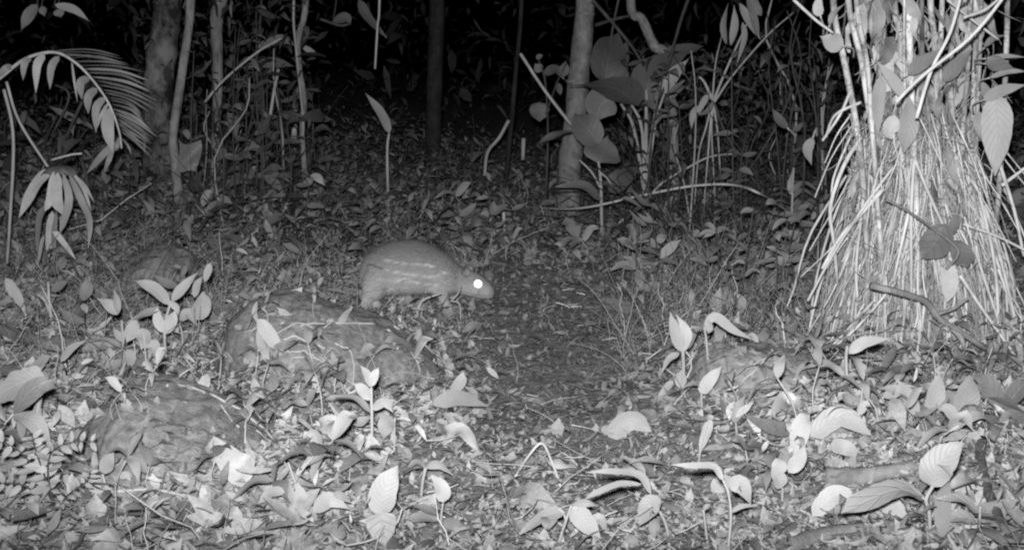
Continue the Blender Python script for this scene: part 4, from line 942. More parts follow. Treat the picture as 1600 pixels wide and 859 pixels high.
creeping('long root over the shoulder of the humped boulder', [(262, 535), (290, 560), (315, 590), (360, 620), (405, 650), (440, 690)], 5)
creeping('pale root beside the humped boulder running down to litter', [(400, 672), (425, 690), (450, 700)], 4.5)
creeping('slender root from seedling to long low boulder', [(270, 580), (290, 555), (315, 545), (350, 540)], 4)
creeping('fine upright root hanging by the bright leaf', [(392, 555), (385, 590), (372, 628)], 4.5)
creeping('pale twig slanting over the dark low boulder', [(1112, 618), (1150, 590), (1195, 560), (1232, 545)], 5)
creeping('wavy root wandering over the upper end of the long low boulder', [(380, 520), (405, 512), (430, 522), (460, 505), (490, 512)], 3.5)
creeping('thin root hooked over the lower face of the long low boulder', [(600, 590), (625, 580), (650, 584), (680, 592)], 3)
creeping('pale root crossing below the bright leaf', [(330, 590), (370, 582), (410, 590), (450, 600)], 4)
creeping('kinked root between humped boulder and bright leaf', [(310, 570), (335, 600), (350, 640), (372, 668)], 4)
creeping('thin forked root in front of the bright leaf', [(430, 610), (460, 600), (490, 612), (520, 600)], 3.5)
creeping('root edging the humped boulder towards the trail', [(330, 612), (375, 640), (420, 676), (448, 712), (460, 748)], 7, mat=STEM)
creeping('second twig over the dark low boulder, crossing the first', [(1150, 610), (1175, 580), (1205, 558)], 5)
creeping('thin dark rootlet across the dark low boulder', [(1140, 535), (1165, 545), (1195, 565)], 3, mat=STEM)
for pts, lab in (([(638, 525), (648, 495), (660, 470), (690, 458)], 'thick pale twig rising before the animal\'s front foot'), ([(645, 520), (652, 490), (666, 455)], 'thin twig crossing in front of the animal\'s belly'), ([(658, 528), (658, 500), (660, 478)], 'upright twig just before the belly of the animal'),
                 ([(705, 470), (716, 458), (720, 445)], 'thin twig slanting up under the animal\'s chin'), ([(704, 470), (718, 475), (720, 500)], 'bent twig before the animal\'s front foot')):
    mb = MB(); tube_px(mb, pts, 5 if 'thick' in lab else 3, 2.4, 4.75); single('twig', lab, 'twig', mb, STEM)
# ------------------------------------------------------------------ seedlings one by one
def seed(label, base, stems, leaves, **kw): return plant('seedling', label, 'seedling', base, stems, leaves, **kw)
seed('seedling with four spreading pale leaves behind the humped boulder, on a thin stem', (264, 585), [([(264, 585), (258, 540), (258, 505), (266, 474)], 5, 4), ([(266, 474), (262, 472), (258, 470)], 3, 2)],
     [([(264, 476), (240, 450), (206, 437)], 22, 'p', dict(roll=.3)), ([(268, 470), (285, 450), (313, 422)], 17, 'p', dict(roll=-.2)), ([(258, 520), (247, 500), (246, 476)], 17, 'p', {}), ([(258, 522), (268, 500), (274, 484)], 19, 'p', dict(roll=.2)), ([(262, 470), (275, 480), (279, 494)], 10, 'm'), ([(250, 485), (225, 490), (198, 505)], 15, 'm', dict(roll=.6))])
seed('seedling with drooping pale leaves just beside the four leaved one', (285, 560), [([(285, 560), (285, 525), (280, 505)], 4, 3)], [([(306, 500), (316, 475), (318, 456)], 27, 'p', dict(b=.65)), ([(304, 465), (308, 445), (316, 432)], 12, 'm'), ([(320, 440), (326, 420), (330, 410)], 12, 'p'), ([(280, 500), (295, 490), (308, 510)], 18, 'm'), ([(278, 520), (272, 508), (274, 498)], 11, 'p')])
seed('seedling with a small star of pale leaves over the pale rotten log', (193, 575), [([(193, 575), (193, 545), (190, 500)], 5, 4)], [([(193, 535), (184, 522), (176, 514)], 12, 'p'), ([(193, 532), (200, 518), (208, 512)], 12, 'p'), ([(183, 492), (170, 476), (152, 466)], 19, 'm', dict(roll=.2)), ([(185, 490), (182, 470), (178, 452)], 12, 'm'), ([(192, 545), (165, 530), (132, 535)], 8, 'm', dict(roll=.6))])
seed('seedling with hanging round leaves between pale log and humped boulder', (232, 600), [([(232, 600), (228, 560), (224, 520)], 4, 3)], [([(215, 500), (205, 520), (198, 535)], 22, 'm'), ([(222, 512), (225, 530), (222, 545)], 24, 'm'), ([(235, 530), (240, 545), (232, 560)], 22, 'm'), ([(198, 545), (205, 560), (200, 580)], 16, 'm')])
seed('seedling with long leaves hanging over the top of the humped boulder', (205, 590), [([(205, 590), (204, 570), (200, 560)], 4, 3)], [([(205, 562), (175, 572), (142, 592)], 16, 'm', dict(roll=.5)), ([(185, 575), (170, 600), (155, 620)], 14, 'm', dict(roll=.3)), ([(190, 580), (182, 600), (178, 612)], 12, 'u')])
seed('single round leaved seedling standing on the long low boulder', (455, 528), [([(455, 528), (455, 505), (456, 484)], 4.5, 4)], [([(456, 484), (458, 468), (472, 448)], 28, 'p', dict(b=.7, roll=.1))], d=3.95)
seed('brightest leaf of all, hanging like a blade on a seedling between the boulders', (418, 600), [([(418, 600), (408, 560), (402, 500)], 4, 3)], [([(404, 498), (424, 528), (446, 562)], 23, 'w', dict(b=.6, roll=.05)), ([(402, 515), (410, 545), (418, 575)], 12, 'p'), ([(402, 470), (398, 490), (408, 512)], 8, 'm')])
seed('tall seedling with paired pale leaves in front of the long low boulder', (580, 712), [([(580, 712), (581, 660), (580, 605)], 6, 5)], [([(580, 605), (574, 585), (563, 570)], 14, 'p'), ([(581, 603), (585, 586), (592, 573)], 14, 'p'), ([(580, 625), (566, 608), (552, 598)], 18, 'p'), ([(580, 645), (555, 622), (515, 618)], 12, 'm', dict(roll=.6)), ([(582, 640), (600, 628), (615, 645)], 14, 'm', dict(roll=.5)), ([(579, 652), (560, 660), (536, 655)], 17, 'p', dict(roll=.5))])
seed('small seedling with one heart shaped leaf beside the tall paired seedling', (618, 712), [([(618, 712), (616, 690), (617, 652)], 4, 3)], [([(612, 650), (603, 665), (599, 686)], 30, 'p', dict(a=.6, b=.6, roll=.1))])
seed('low seedling with a very large upright leaf and a broad one hanging below it', (594, 850), [([(594, 850), (593, 820), (594, 800)], 6, 5), ([(594, 835), (618, 820), (628, 795)], 4, 3)], [([(594, 803), (600, 765), (622, 727)], 46, 'p', dict(b=.55, roll=.1, n=14)), ([(595, 800, -.05), (597, 825, -.07), (602, 852, -.08)], 50, 'r', dict(a=.62, b=.65, roll=.1)), ([(590, 802), (584, 796), (578, 788)], 8, 'm')])
seed('slim seedling with one oval leaf facing out beside the very large leafed one', (688, 838), [([(688, 838), (689, 810), (692, 785)], 5, 4)], [([(693, 784), (690, 762), (674, 741)], 26, 'p', dict(b=.6, roll=.1)), ([(688, 806), (665, 795), (636, 790)], 16, 'm', dict(roll=.8)), ([(686, 812), (655, 808), (630, 812)], 22, 'm', dict(roll=.7)), ([(692, 815), (710, 818), (722, 825)], 18, 'u', dict(roll=.6)), ([(686, 835), (680, 848), (672, 858)], 12, 'p')])
seed('bare topped pale shoot between the very large leaf and the oval leaf', (656, 790), [([(656, 790), (660, 755), (665, 730)], 5, 6)], [([(664, 730), (650, 722), (632, 735)], 12, 'm', dict(roll=.7)), ([(665, 730), (685, 726), (708, 742)], 11, 'm', dict(roll=.7))])
seed('seedling with a rosette of pale leaves at the bottom edge, near the humped boulder', (482, 835), [([(482, 835), (475, 805), (468, 780)], 6, 5), ([(462, 755), (455, 735), (450, 722)], 4, 3), ([(470, 790), (464, 770), (462, 755)], 5, 4)], [([(466, 808), (470, 780), (464, 752)], 24, 'p', dict(b=.65)), ([(462, 790), (455, 772), (452, 750)], 13, 'p'), ([(445, 768), (422, 770), (400, 790)], 20, 'p', dict(roll=.3)), ([(440, 790), (428, 786), (415, 796)], 15, 'm', dict(roll=.4)), ([(490, 800), (515, 780), (546, 795)], 26, 'p', dict(roll=.3)), ([(520, 770), (535, 775), (550, 786)], 12, 'm'), ([(470, 815), (440, 812), (402, 826)], 28, 'm', dict(roll=.3)), ([(482, 830), (488, 810), (484, 785)], 18, 'm')])
seed('forked seedling with two slanting leaves at the bottom edge of the trail', (866, 862), [([(866, 862), (880, 825), (893, 788)], 6, 5), ([(884, 812), (880, 800), (872, 794)], 4, 3)], [([(884, 800), (850, 806), (806, 838)], 24, 'p', dict(roll=.4)), ([(893, 792), (912, 812), (939, 842)], 34, 'p', dict(roll=.15, b=.65)), ([(872, 802), (862, 815), (856, 828)], 12, 'm'), ([(893, 788), (915, 785), (935, 790)], 10, 'p', dict(roll=.8))])
seed('seedling with long curled whitish leaves and one square leaf, right of the forked one', (1048, 862), [([(1048, 862), (1042, 825), (1031, 798)], 6, 5)], [([(1018, 772), (1000, 742), (958, 736), (915, 738)], 15, 'p', dict(roll=.5, n=14, fold=.03)), ([(1002, 756), (968, 755), (930, 770), (910, 782)], 12, 'p', dict(roll=.4, n=14, fold=.03)), ([(1030, 797), (1015, 790), (1000, 820)], 36, 'p', dict(b=.5, roll=.1))])
seed('seedling with one leaf arched over like a hook beside the curled whitish leaves', (1136, 862), [([(1136, 862), (1142, 810), (1138, 770), (1130, 750)], 5, 4)], [([(1130, 750), (1115, 728), (1080, 727), (1046, 726)], 14, 'p', dict(roll=.5, n=14, fold=.03)), ([(1142, 765), (1158, 756), (1174, 790)], 28, 'p', dict(roll=.3)), ([(1142, 800), (1160, 790), (1185, 790)], 8, 'm')])
seed('bare straight stalk with its leaf lost, beside the hooked leaf', (1108, 858), [([(1108, 858), (1103, 828), (1099, 796)], 4.5, 4)], [([(1099, 797), (1104, 790), (1112, 788)], 7, 'm')])
seed('seedling with one narrow leaf hanging beside the pale curled leaf', (1095, 735), [([(1095, 735), (1093, 712), (1110, 660)], 3.5, 3)], [([(1112, 655), (1102, 680), (1092, 710)], 17, 'p', dict(roll=.2))])
seed('seedling with paired upright leaves like rabbit ears beside the trail', (1066, 618), [([(1066, 618), (1068, 580), (1067, 548)], 6, 6)], [([(1066, 550), (1056, 520), (1047, 487)], 22, 'p', dict(roll=.15)), ([(1068, 549), (1073, 520), (1056, 490)], 17, 'p', dict(roll=-.2)), ([(1062, 606), (1064, 590), (1066, 576)], 19, 'p'), ([(1062, 552), (1046, 560), (1034, 582)], 12, 'm', dict(roll=.4)), ([(1052, 595), (1040, 608), (1022, 634)], 13, 'p', dict(roll=.3))])
seed('pair of small upright leaves, one forked, above the dark low boulder', (1155, 508), [([(1155, 508), (1155, 498), (1154, 490)], 4, 3)], [([(1142, 480), (1138, 464), (1135, 448)], 19, 'm', {}), ([(1156, 490), (1160, 472), (1152, 456)], 14, 'p', {}), ([(1148, 496), (1130, 492), (1118, 478)], 14, 'm', dict(roll=.4))])
seed('small seedling leaf standing flat against the dark low boulder', (1098, 622), [([(1098, 622), (1096, 618), (1095, 614)], 4, 3)], [([(1095, 615), (1108, 595), (1128, 572)], 21, 'p', dict(b=.5, roll=.1))], d=3.3)
seed('arched pale leaf bridging over the dark low boulder', (1110, 560), [([(1110, 560), (1104, 535), (1100, 510)], 4, 4)], [([(1100, 508), (1118, 495), (1145, 515), (1180, 532)], 15, 'p', dict(roll=.3, n=14, fold=.03)), ([(1104, 498), (1108, 512), (1106, 522)], 13, 'p')], d=3.55)
seed('small leaf on a thin stalk before the dark low boulder', (1152, 680), [([(1152, 680), (1150, 665), (1149, 655)], 4, 3)], [([(1147, 660), (1153, 640), (1165, 616)], 19, 'p', dict(b=.6))])
seed('low seedling with three round pale leaves between the trail and the rotten log', (1221, 800), [([(1221, 800), (1222, 780), (1223, 762)], 5, 4)], [([(1222, 762), (1215, 745), (1206, 732)], 26, 'p', dict(b=.6)), ([(1222, 740), (1216, 725), (1212, 715)], 24, 'p', dict(b=.6)), ([(1232, 738), (1248, 718), (1258, 692)], 24, 'p', dict(roll=.2))])
seed('largest seedling, one smooth oval leaf held upright and one ribbed leaf drooping beside it', (1454, 842), [([(1454, 842), (1452, 800), (1447, 780), (1458, 758)], 7, 6), ([(1447, 780), (1443, 778), (1440, 776)], 5, 4)], [([(1456, 760), (1466, 726), (1504, 690)], 52, 'p', dict(b=.5, roll=.05, n=16, a=.85)), ([(1440, 774), (1400, 766, -.02), (1350, 784, -.05), (1312, 802, -.07)], 44, 'r', dict(roll=.3, n=16, b=.55, a=.7, up=.5))])
seed('seedling with two hand like ribbed leaves beside the thick grey stick', (1527, 845), [([(1527, 845), (1530, 820), (1532, 790)], 5, 4)], [([(1530, 800), (1500, 780), (1462, 778)], 22, 'r', dict(roll=.3, up=.5)), ([(1528, 812), (1495, 808), (1460, 816)], 28, 'r', dict(roll=.3, up=.5))])
seed('seedling with a long narrow leaf held level at the foot of the root skirt', (1326, 640), [([(1326, 640), (1324, 600), (1322, 560), (1324, 540)], 6, 5)], [([(1326, 552), (1350, 535), (1394, 528)], 18, 'p', dict(roll=.25)), ([(1322, 620), (1318, 640), (1326, 652)], 16, 'p')])
seed('seedling with a bent over leaf like a roof beside the dark low boulder', (1313, 620), [([(1313, 620), (1316, 585), (1312, 572)], 4, 3)], [([(1312, 574), (1285, 566), (1250, 575), (1243, 602)], 13, 'm', dict(roll=.4, n=12, fold=.03))])
seed('group of broad upright leaves standing before the root skirt, with pointed tips', (1425, 670), [([(1425, 670), (1424, 655), (1422, 645)], 5, 4)], [([(1432, 655), (1420, 620), (1402, 593)], 23, 'p', dict(b=.6, roll=.1)), ([(1455, 660), (1462, 620), (1468, 582)], 30, 'p', dict(b=.5, roll=.15)), ([(1500, 652), (1512, 620), (1515, 585)], 38, 'm', dict(b=.55)), ([(1380, 620), (1400, 610), (1372, 605)], 20, 'm')])
seed('seedling of broad dull leaves in the corner beside the dead stumps', (1560, 680), [([(1560, 680), (1560, 660), (1555, 640)], 5, 4)], [([(1565, 640), (1545, 600), (1520, 588)], 28, 'u'), ([(1570, 640), (1595, 605), (1610, 600)], 30, 'u'), ([(1545, 650), (1520, 645), (1490, 660)], 30, 'm', dict(roll=.3)), ([(1565, 660), (1585, 650), (1610, 660)], 30, 'u', dict(roll=.4))])
seed('seedling with a wavy pale leaf hanging over the dark log at the edge', (32, 530), [([(32, 530), (34, 500), (40, 492), (10, 440)], 4, 3)], [([(8, 434), (25, 460), (42, 492)], 17, 'p', dict(serr=.3, roll=.1))])
seed('seedling with dull leaves standing behind the dark log', (85, 530), [([(85, 530), (78, 480), (75, 440)], 6, 4), ([(84, 505), (70, 470), (58, 460)], 4, 3)], [([(78, 475), (66, 462), (55, 458)], 9, 'u'), ([(80, 455), (95, 445), (105, 438)], 13, 'u'), ([(128, 470), (136, 450), (134, 432)], 20, 'u')])
seed('seedling with jagged large pale leaf reaching in at the edge', (48, 720), [([(48, 720), (54, 670), (62, 622), (66, 600)], 12, 8), ([(66, 600), (80, 595), (88, 590)], 3, 2)], [([(70, 594), (30, 600), (-30, 638)], 46, 'p', dict(serr=.3, n=18, roll=.2, b=.5)), ([(50, 665), (20, 655), (-20, 662)], 24, 'p', dict(roll=.6)), ([(55, 690), (58, 650), (60, 620)], 16, 'm')], d=2.85)
seed('seedling with long dull leaves drooping before the dark log', (100, 700), [([(100, 700), (102, 660), (106, 620), (110, 590)], 5, 4)], [([(78, 555), (55, 572), (28, 590)], 17, 'm', dict(roll=.3)), ([(108, 592), (100, 610), (82, 640)], 14, 'm'), ([(110, 590), (122, 600), (130, 625)], 13, 'm'), ([(95, 565), (110, 545), (135, 530)], 11, 'm', dict(roll=.5))], d=3.4)
seed('seedling with fingered leaves beside the grey dead leaf on the humped boulder', (170, 790), [([(170, 790), (165, 760), (160, 740)], 5, 4)], [([(165, 740), (168, 722), (178, 705)], 23, 'p', dict(b=.6)), ([(160, 745), (152, 758), (180, 770)], 28, 'p'), ([(150, 735), (148, 715), (150, 698)], 10, 'm'), ([(185, 745), (198, 742), (204, 752)], 12, 'p'), ([(100, 740), (108, 755), (112, 775)], 12, 'p')])
# serrated fern by the edge: fern > frond > leaflet
fg = gnd(75, 800)
fern = empty('fern', fg, 'low fern with rows of rounded leaflets at the edge, below the jagged large leaf', 'fern')
for pts, wd in (([(85, 790), (60, 740), (25, 700), (-20, 685)], 26), ([(85, 790), (75, 740), (82, 705), (115, 690), (150, 690)], 26), ([(85, 790), (40, 760), (0, 755), (-30, 765)], 24), ([(88, 795), (110, 770), (135, 752), (142, 735)], 20), ([(85, 790), (45, 790), (5, 800)], 20), ([(85, 785), (60, 715), (50, 680)], 24)):
    q = spline(P3(pts, fg.y - .05), 18); mb = MB(); mb.tube(q, [.5 * mpp(fg.y) * (4 - 2 * i / 18) for i in range(19)], 5)
    fr_ = part(mb, 'frond', STEM_D, fern)
    for i in range(3, 19, 2):
        tg = (q[min(i + 1, 18)] - q[i - 1]).normalized(); v = cam_normal(q[i]); sd = tg.cross(v).normalized()
        for s_ in (-1, 1):
            l = wd * mpp(fg.y) * (1.15 - .5 * i / 18) * rng.uniform(.7, 1.25); mb = MB(); e = q[i] + (sd * s_ + tg * rng.uniform(0, .7) + v * rng.uniform(-.4, .5)).normalized() * l
            mb.leaf([q[i], q[i].lerp(e, .5) + v * .003, e], l * .42, (v + Vector((rng.gauss(0, .3), 0, .5))), b=.7, a=.75, n=6, roll=rng.uniform(-.6, .6))
            part(mb, 'leaflet', L_PALE, fr_)
            ob = fr_.children[-1] if fr_.children else None
# part() offsets by the frond's local origin (0,0,0): move the leaflets into the fern's frame
for fr_ in list(fern.children):
    for c_ in fr_.children: c_.location = -Vector(fern.location)
# frond ladder beside the root clump
fd = gnd(1236, 405).y
f2 = empty('fern', gnd(1236, 405), 'dark fern with ladder like arched leaflets beside the root clump', 'fern')
mb = MB(); tube_px(mb, [(1236, 405), (1237, 340), (1240, 262)], 4, 3, fd); part(mb, 'frond', STEM, f2)
for yy in range(300, 402, 11):
    for s_ in (-1, 1):
        mb = MB(); leaf_px(mb, [(1237, yy), (1237 + s_ * 18, yy - rng.uniform(4, 14)), (1237 + s_ * rng.uniform(24, 46), yy + rng.uniform(-4, 12))], rng.uniform(4, 8), fd, up=.7, b=.6, roll=.2); part(mb, 'leaflet', L_DULL, f2)
mb = MB(); leaf_px(mb, [(1237, 305), (1235, 290), (1238, 265)], 9, fd); part(mb, 'leaflet', L_MID, f2)

# ------------------------------------------------------------------ dead leaves that can be pointed at
def fallen(label, pts, w_, tn, lift=.015, up=.55, **kw):
    up *= .4; lift += .004; tn = 'w' if tn == 'p' else tn
    Q = [gnd(p[0], p[1]) + Vector((0, 0, lift + (p[2] if len(p) > 2 else 0))) for p in pts]
    c = sum(Q, Vector()) / len(Q); v = cam_normal(c); nh = (v * (1 - up) + Vector((0, 0, 1)) * up).normalized()
    tg = (Q[-1] - Q[0]).normalized(); nn = (nh - tg * nh.dot(tg)).normalized(); vv = (v - tg * v.dot(tg)).normalized()
    mb = MB(); mb.leaf(Q, w_ * mpp(c.y) / max(abs(nn.dot(vv)), .35), nh, **kw)
    return single('fallen_leaf', label, 'leaf', mb, M[tn], kw.get('group'))
fallen('whitish peaked fallen leaf on the trail edge by the long low boulder', [(676, 650, -.01), (716, 648, .015), (764, 650, -.01)], 27, 'p', .035, .1, b=.7, fold=-.1)
fallen('pale upturned fallen leaf point behind the whitish peaked leaf', [(704, 640, .02), (720, 632, .05), (724, 626, .075)], 20, 'p', .02)
fallen('pale domed fallen leaf lying in the middle of the trail', [(950, 692), (985, 684, .035), (1018, 688)], 34, 'p', .015, .35, b=.45, fold=-.3, wave=.02)
fallen('long fallen leaf lying before the dark litter on the far trail', [(934, 486), (968, 496, .02), (1002, 505)], 20, 'm', .03, .3, b=.6)
fallen('lone oval fallen leaf behind the long low boulder near the dark stone', [(330, 355, .03), (350, 374, .02), (370, 392)], 26, 'm', .02, .2, b=.6)
fallen('crumpled pale fallen leaf on the trail beside the tall paired seedling', [(700, 690), (722, 702, .03), (752, 718)], 26, 'x', .015, .5, wave=.25)
fallen('large smooth fallen leaf lying over the dark rotten log', [(1266, 708), (1310, 698, .05), (1360, 706, .01)], 36, 'p', .03, .35, b=.4, wave=.02)
fallen('short pale fallen leaf tucked under the large smooth one', [(1296, 736, .03), (1318, 742, .03), (1342, 736)], 26, 'p', .03, .35, b=.5)
fallen('rounded fallen leaf standing between round leaved seedling and smooth leaf', [(1240, 728), (1252, 712, .05), (1262, 700, .06)], 32, 'p', .02, .2)
fallen('wide pale fallen leaf below the ribbed leaf of the largest seedling', [(1268, 828), (1305, 812, .03), (1345, 806)], 32, 'p', .02, .4, b=.5)
fallen('spotted torn fallen leaf under the ribbed leaf', [(1345, 812), (1385, 818, .02), (1420, 826)], 36, 'x', .02, .35, b=.4, lobes=.2)
fallen('small white chip of leaf standing below the ribbed leaf', [(1328, 802, .02), (1338, 812, .02), (1350, 820)], 9, 'p', .03, .2)
fallen('upright grey fallen leaf at the bottom edge beside the largest seedling', [(1472, 858), (1470, 838, .05), (1478, 820, .08)], 26, 'm', .02, .1, b=.65)
fallen('pale crinkled fallen leaf beside the dark low boulder, on the trail side', [(1210, 668), (1228, 654, .02), (1250, 660)], 26, 'x', .03, .4, wave=.2, b=.5)
fallen('pale rumpled fallen leaf near the spotted dead leaf of the root skirt', [(1208, 452), (1222, 446, .02), (1242, 456)], 16, 'p', .03, .4, wave=.2)
fallen('pointed grey fallen leaf low before the broad upright leaves', [(1440, 690), (1470, 672, .05), (1505, 665, .03)], 40, 'm', .02, .3, b=.5)
fallen('broad flat fallen leaf beside the thick grey stick, nearly black edged', [(1500, 700), (1540, 692, .02), (1592, 686)], 26, 'u', .03, .4, b=.5)
fallen('curled pale fallen leaf at the bottom edge near the forked seedling', [(910, 852), (935, 842, .03), (950, 850)], 18, 'p', .01, .4)
fallen('flat pale fallen leaf between hooked seedling and low round leaves', [(1170, 735), (1185, 748), (1190, 748)], 18, 'm', .02, .4)
fallen('crumpled heart shaped fallen leaf among twigs near the tall paired seedling', [(505, 690), (522, 698, .03), (538, 706)], 30, 'x', .03, .3, wave=.2, b=.45)
# the grey dead leaf leaning on the humped boulder
gb = gnd(352, 760); mb = MB(); leaf_px(mb, [(395, 742), (365, 725, -.02), (333, 682, .05)], 52, gb.y - .02, up=.1, roll=.0, b=.55, a=.5); single('fallen_leaf', 'large grey triangular dead leaf leaning on the humped boulder', 'leaf', mb, L_DEAD)

# ------------------------------------------------------------------ seedlings and dead leaves that nothing tells apart
protos = []
for k in range(9):
    root = empty('seedling', (0, 0, -50), 'x', 'seedling'); h = rng.uniform(.05, .13)
    tip = Vector((rng.gauss(0, .02), rng.gauss(0, .02), h)); q = spline([Vector((0, 0, -.015)), Vector((rng.gauss(0, .01), 0, h * .5)), tip], 5)
    mb = MB(); mb.tube(q, [.0022, .0021, .0019, .0018, .0017, .0015], 5); kids = [mb.build('stem', rng.choice([STEM, STEM_P, STEM]), root)]
    nl = [2, 3, 4, 4, 5, 6, 3, 5, 4][k]
    for j in range(nl):
        a = j * 2 * PI / nl + rng.uniform(-.5, .5); l = rng.uniform(.045, .10); p = q[5] if j < 3 else q[4] if j < 5 else q[3]; el = rng.uniform(-.5, .9)
        dv = Vector((math.cos(a) * math.cos(el), math.sin(a) * math.cos(el), math.sin(el)))
        mb = MB(); mb.leaf([p, p + dv * l * .5 + Vector((0, 0, .15 * l)), p + dv * l - Vector((0, 0, rng.uniform(-.15, .35) * l))], l * rng.uniform(.22, .46), Vector((0, -.35, 1)) if el < .5 else Vector((0, -1, .2)), n=9, fold=rng.uniform(0, .35))
        kids.append(mb.build('leaf', rng.choice([L_PALE, L_MID, L_MID, L_DULL]), root))
    protos.append((root, kids, nl))
def region(px, py):
    if py < 330: return 'under the far thicket' if 520 < px < 860 else ('under the crooked sapling' if px <= 520 else 'beyond the arching vine')
    if py < 430: return ('near the dark stone' if px < 420 else 'behind the spotted animal' if px < 780 else 'below the arching vine')
    if py < 560: return ('near the dark log' if px < 380 else 'close around the spotted animal' if px < 760 else 'on the far trail' if px < 1040 else 'between trail and root skirt')
    if py < 680: return ('around the humped boulder' if px < 430 else 'at the foot of the long low boulder' if px < 760 else 'on the bare middle of the trail' if px < 1010 else 'around the dark low boulder' if px < 1320 else 'at the foot of the root skirt')
    return ('below the humped boulder' if px < 400 else 'between the low seedlings' if px < 780 else 'by the curled whitish leaves' if px < 1200 else 'around the ribbed leaves')
used = set()
def put_seed(px, py, sc, on=False):
    k = rng.randrange(9); root, kids, nl = protos[k]
    g_ = hit(px, py) - Vector((0, 0, .012)) if on else gnd(px, py); r = region(px, py)
    if k not in used: used.add(k); c = root; cc = []
    else:
        c = root.copy(); COL.objects.link(c)
        for o_ in kids:
            q_ = o_.copy(); COL.objects.link(q_); q_.parent = c
    c.location = g_; c.rotation_euler = (rng.gauss(0, .12), rng.gauss(0, .12), rng.uniform(0, 2 * PI)); c.scale = (sc,) * 3
    c['label'] = f"small seedling, {['', 'one leaf', 'two leaves', 'three leaves', 'four leaves', 'five leaves', 'six leaves'][nl]}, {r}"; c['group'] = 'small seedlings ' + r
for i in range(235):
    z = rng.random()
    if z < .55: px, py = rng.uniform(290, 1300), rng.uniform(262, 425)
    elif z < .64: px, py = rng.uniform(380, 560), rng.uniform(560, 700)
    elif z < .72: px, py = rng.uniform(380, 760), rng.uniform(470, 640)
    elif z < .86: px, py = rng.uniform(1030, 1590), rng.uniform(430, 720)
    else: px, py = rng.choice([rng.uniform(10, 500), rng.uniform(1150, 1590)]), rng.uniform(560, 840)
    if 690 < px < 1010 and 430 < py < 640: continue
    put_seed(px, py, rng.uniform(.75, 1.5) * (1.0 if py > 430 else 1.25))
for i in range(22):
    px, py = [(rng.uniform(355, 520), rng.uniform(475, 600)), (rng.uniform(150, 250), rng.uniform(596, 660)), (rng.uniform(370, 450), rng.uniform(650, 740)), (rng.uniform(520, 690), rng.uniform(500, 610))][i % 4]
    put_seed(px, py, rng.uniform(.45, .95), True)
for i in range(7): put_seed(570 + 24 * i + rng.uniform(-8, 8), rng.uniform(473, 481), rng.uniform(.35, .6))
dead = []
for k in range(12):
    l = rng.uniform(.05, .095); mb = MB(); mb.leaf([Vector((-l / 2, 0, .002)), Vector((0, rng.gauss(0, .1) * l, rng.uniform(.0, .25) * l)), Vector((l / 2, 0, .004))], l * rng.uniform(.35, .6), Vector((0, 0, 1)), fold=rng.uniform(-.4, .4), wave=rng.uniform(.03, .2), n=7)
    tn, m_ = [('pale', L_PALE), ('grey', L_MID), ('dull', L_DULL), ('blotched', L_DEAD)][k % 4]
    dead.append((mb.build('fallen_leaf', m_), tn))
usedd = set()
for i in range(230):
    z = rng.random()
    if z < .3: px, py = rng.uniform(300, 1300), rng.uniform(330, 500)
    elif z < .55: px, py = rng.uniform(1000, 1600), rng.uniform(480, 800)
    elif z < .8: px, py = rng.uniform(0, 640), rng.uniform(560, 855)
    else: px, py = rng.uniform(640, 1250), rng.uniform(640, 855)
    k = rng.randrange(12); src, tn = dead[k]
    if k in usedd: c = src.copy(); COL.objects.link(c)
    else: c = src; usedd.add(k)
    g_ = gnd(px, py); c.location = g_ + Vector((0, 0, rng.uniform(.012, .035)))
    c.rotation_euler = (rng.gauss(.25, .35), rng.gauss(0, .3), rng.uniform(0, 2 * PI)); c.scale = (rng.uniform(.7, 1.25),) * 3
    r = region(px, py); tag(c, f'{tn} fallen leaf {r}', 'leaf', 'fallen leaves ' + r)
for k, (root, kids, nl) in enumerate(protos):
    if k not in used:
        for o_ in kids: bpy.data.objects.remove(o_)
        bpy.data.objects.remove(root)
for k, (o_, tn) in enumerate(dead):
    if k not in usedd: bpy.data.objects.remove(o_)
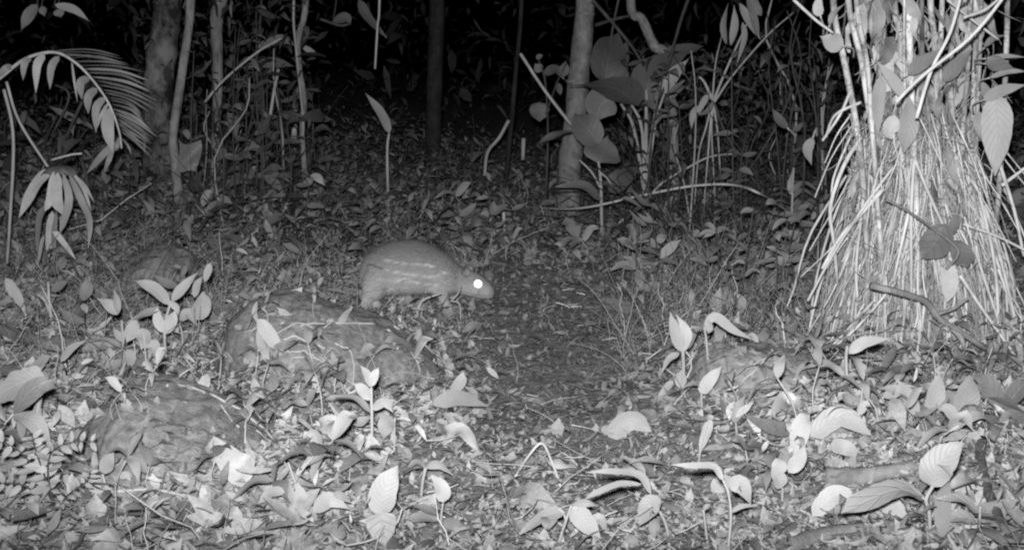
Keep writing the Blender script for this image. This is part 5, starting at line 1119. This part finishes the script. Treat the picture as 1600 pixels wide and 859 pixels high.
# bits of litter caught on the boulders
V_, n = [], 2600
pts_ = []
for i in range(n):
    z = rng.random()
    px, py = (rng.uniform(375, 700), rng.uniform(455, 635)) if z < .5 else (rng.uniform(140, 445), rng.uniform(585, 750)) if z < .8 else (rng.uniform(1065, 1305), rng.uniform(528, 620))
    ok, loc, no_, _, ob, _m = S.ray_cast(DG, Vector((0, 0, CH)), ray(px, py).normalized())
    if ok and ob.name.startswith('boulder') and no_.z > rng.uniform(.2, .8) and rng.random() < .10 + 1.6 * max(0.0, float(vnoise(loc.x * 6, loc.y * 6, 91)) + .02): pts_.append(loc + no_ * .003)
pos = np.array([tuple(p) for p in pts_]); n = len(pos)
L = np.clip(np.exp(nr.normal(math.log(.026), .5, n)), .008, .07)
V, Fq = leaf_cloud(pos, L, L * nr.uniform(.3, .7, n), nr.rand(n) * 2 * PI, nr.normal(.3, .4, n), nr.normal(0, .4, n), nr.normal(0, .7, n), nr.normal(.1, .3, n))
stuff_mesh('leaf_litter', V, Fq, np.repeat(np.clip(np.exp(nr.normal(math.log(.22), .4, n)), .07, .36), 12), LITTER)

# ------------------------------------------------------------------ leave out repeats the view shows nothing of; number the rest by what tells them apart
bpy.context.view_layer.update(); DG = bpy.context.evaluated_depsgraph_get()
from bpy_extras.object_utils import world_to_camera_view
O_ = Vector((0, 0, CH))
def meshes(o): return ([o] if o.type == 'MESH' else []) + [c for c in o.children_recursive if c.type == 'MESH']
def visible(o):
    for m_ in meshes(o):
        vs = m_.data.vertices; k = len(vs); step = max(1, k // 14)
        for i in range(0, k, step):
            p = m_.matrix_world @ vs[i].co; c = world_to_camera_view(S, camo, p)
            if not (0 < c.x < 1 and 0 < c.y < 1): continue
            dv = p - O_; ok, loc, *_ = S.ray_cast(DG, O_, dv.normalized(), distance=dv.length + 1)
            if not ok or (loc - O_).length > dv.length - .02: return True
    return False
rep = [o for o in S.objects if o.parent is None and o.get('group') and o.get('label')]
gone = [o for o in rep if not visible(o)]
for o in gone:
    rep.remove(o)
    for c in list(o.children_recursive): bpy.data.objects.remove(c)
    bpy.data.objects.remove(o)
ORD = 'first second third fourth fifth sixth seventh eighth ninth tenth eleventh twelfth thirteenth fourteenth fifteenth sixteenth seventeenth eighteenth nineteenth twentieth'.split()
def ordn(i): return ORD[i] if i < 20 else ('twenty ' if i < 29 else 'thirty ') + ORD[(i + 1) % 10 - 1]
by = {}
for o in rep: by.setdefault(o['label'], []).append(o)
for lab, v in by.items():
    if len(v) < 2: continue
    v.sort(key=lambda o: world_to_camera_view(S, camo, o.matrix_world.translation if o.type == 'EMPTY' else o.matrix_world @ Vector(o.bound_box[0])).x)
    for i, o in enumerate(v): o['label'] = f'{lab}, {ordn(i)} from left'
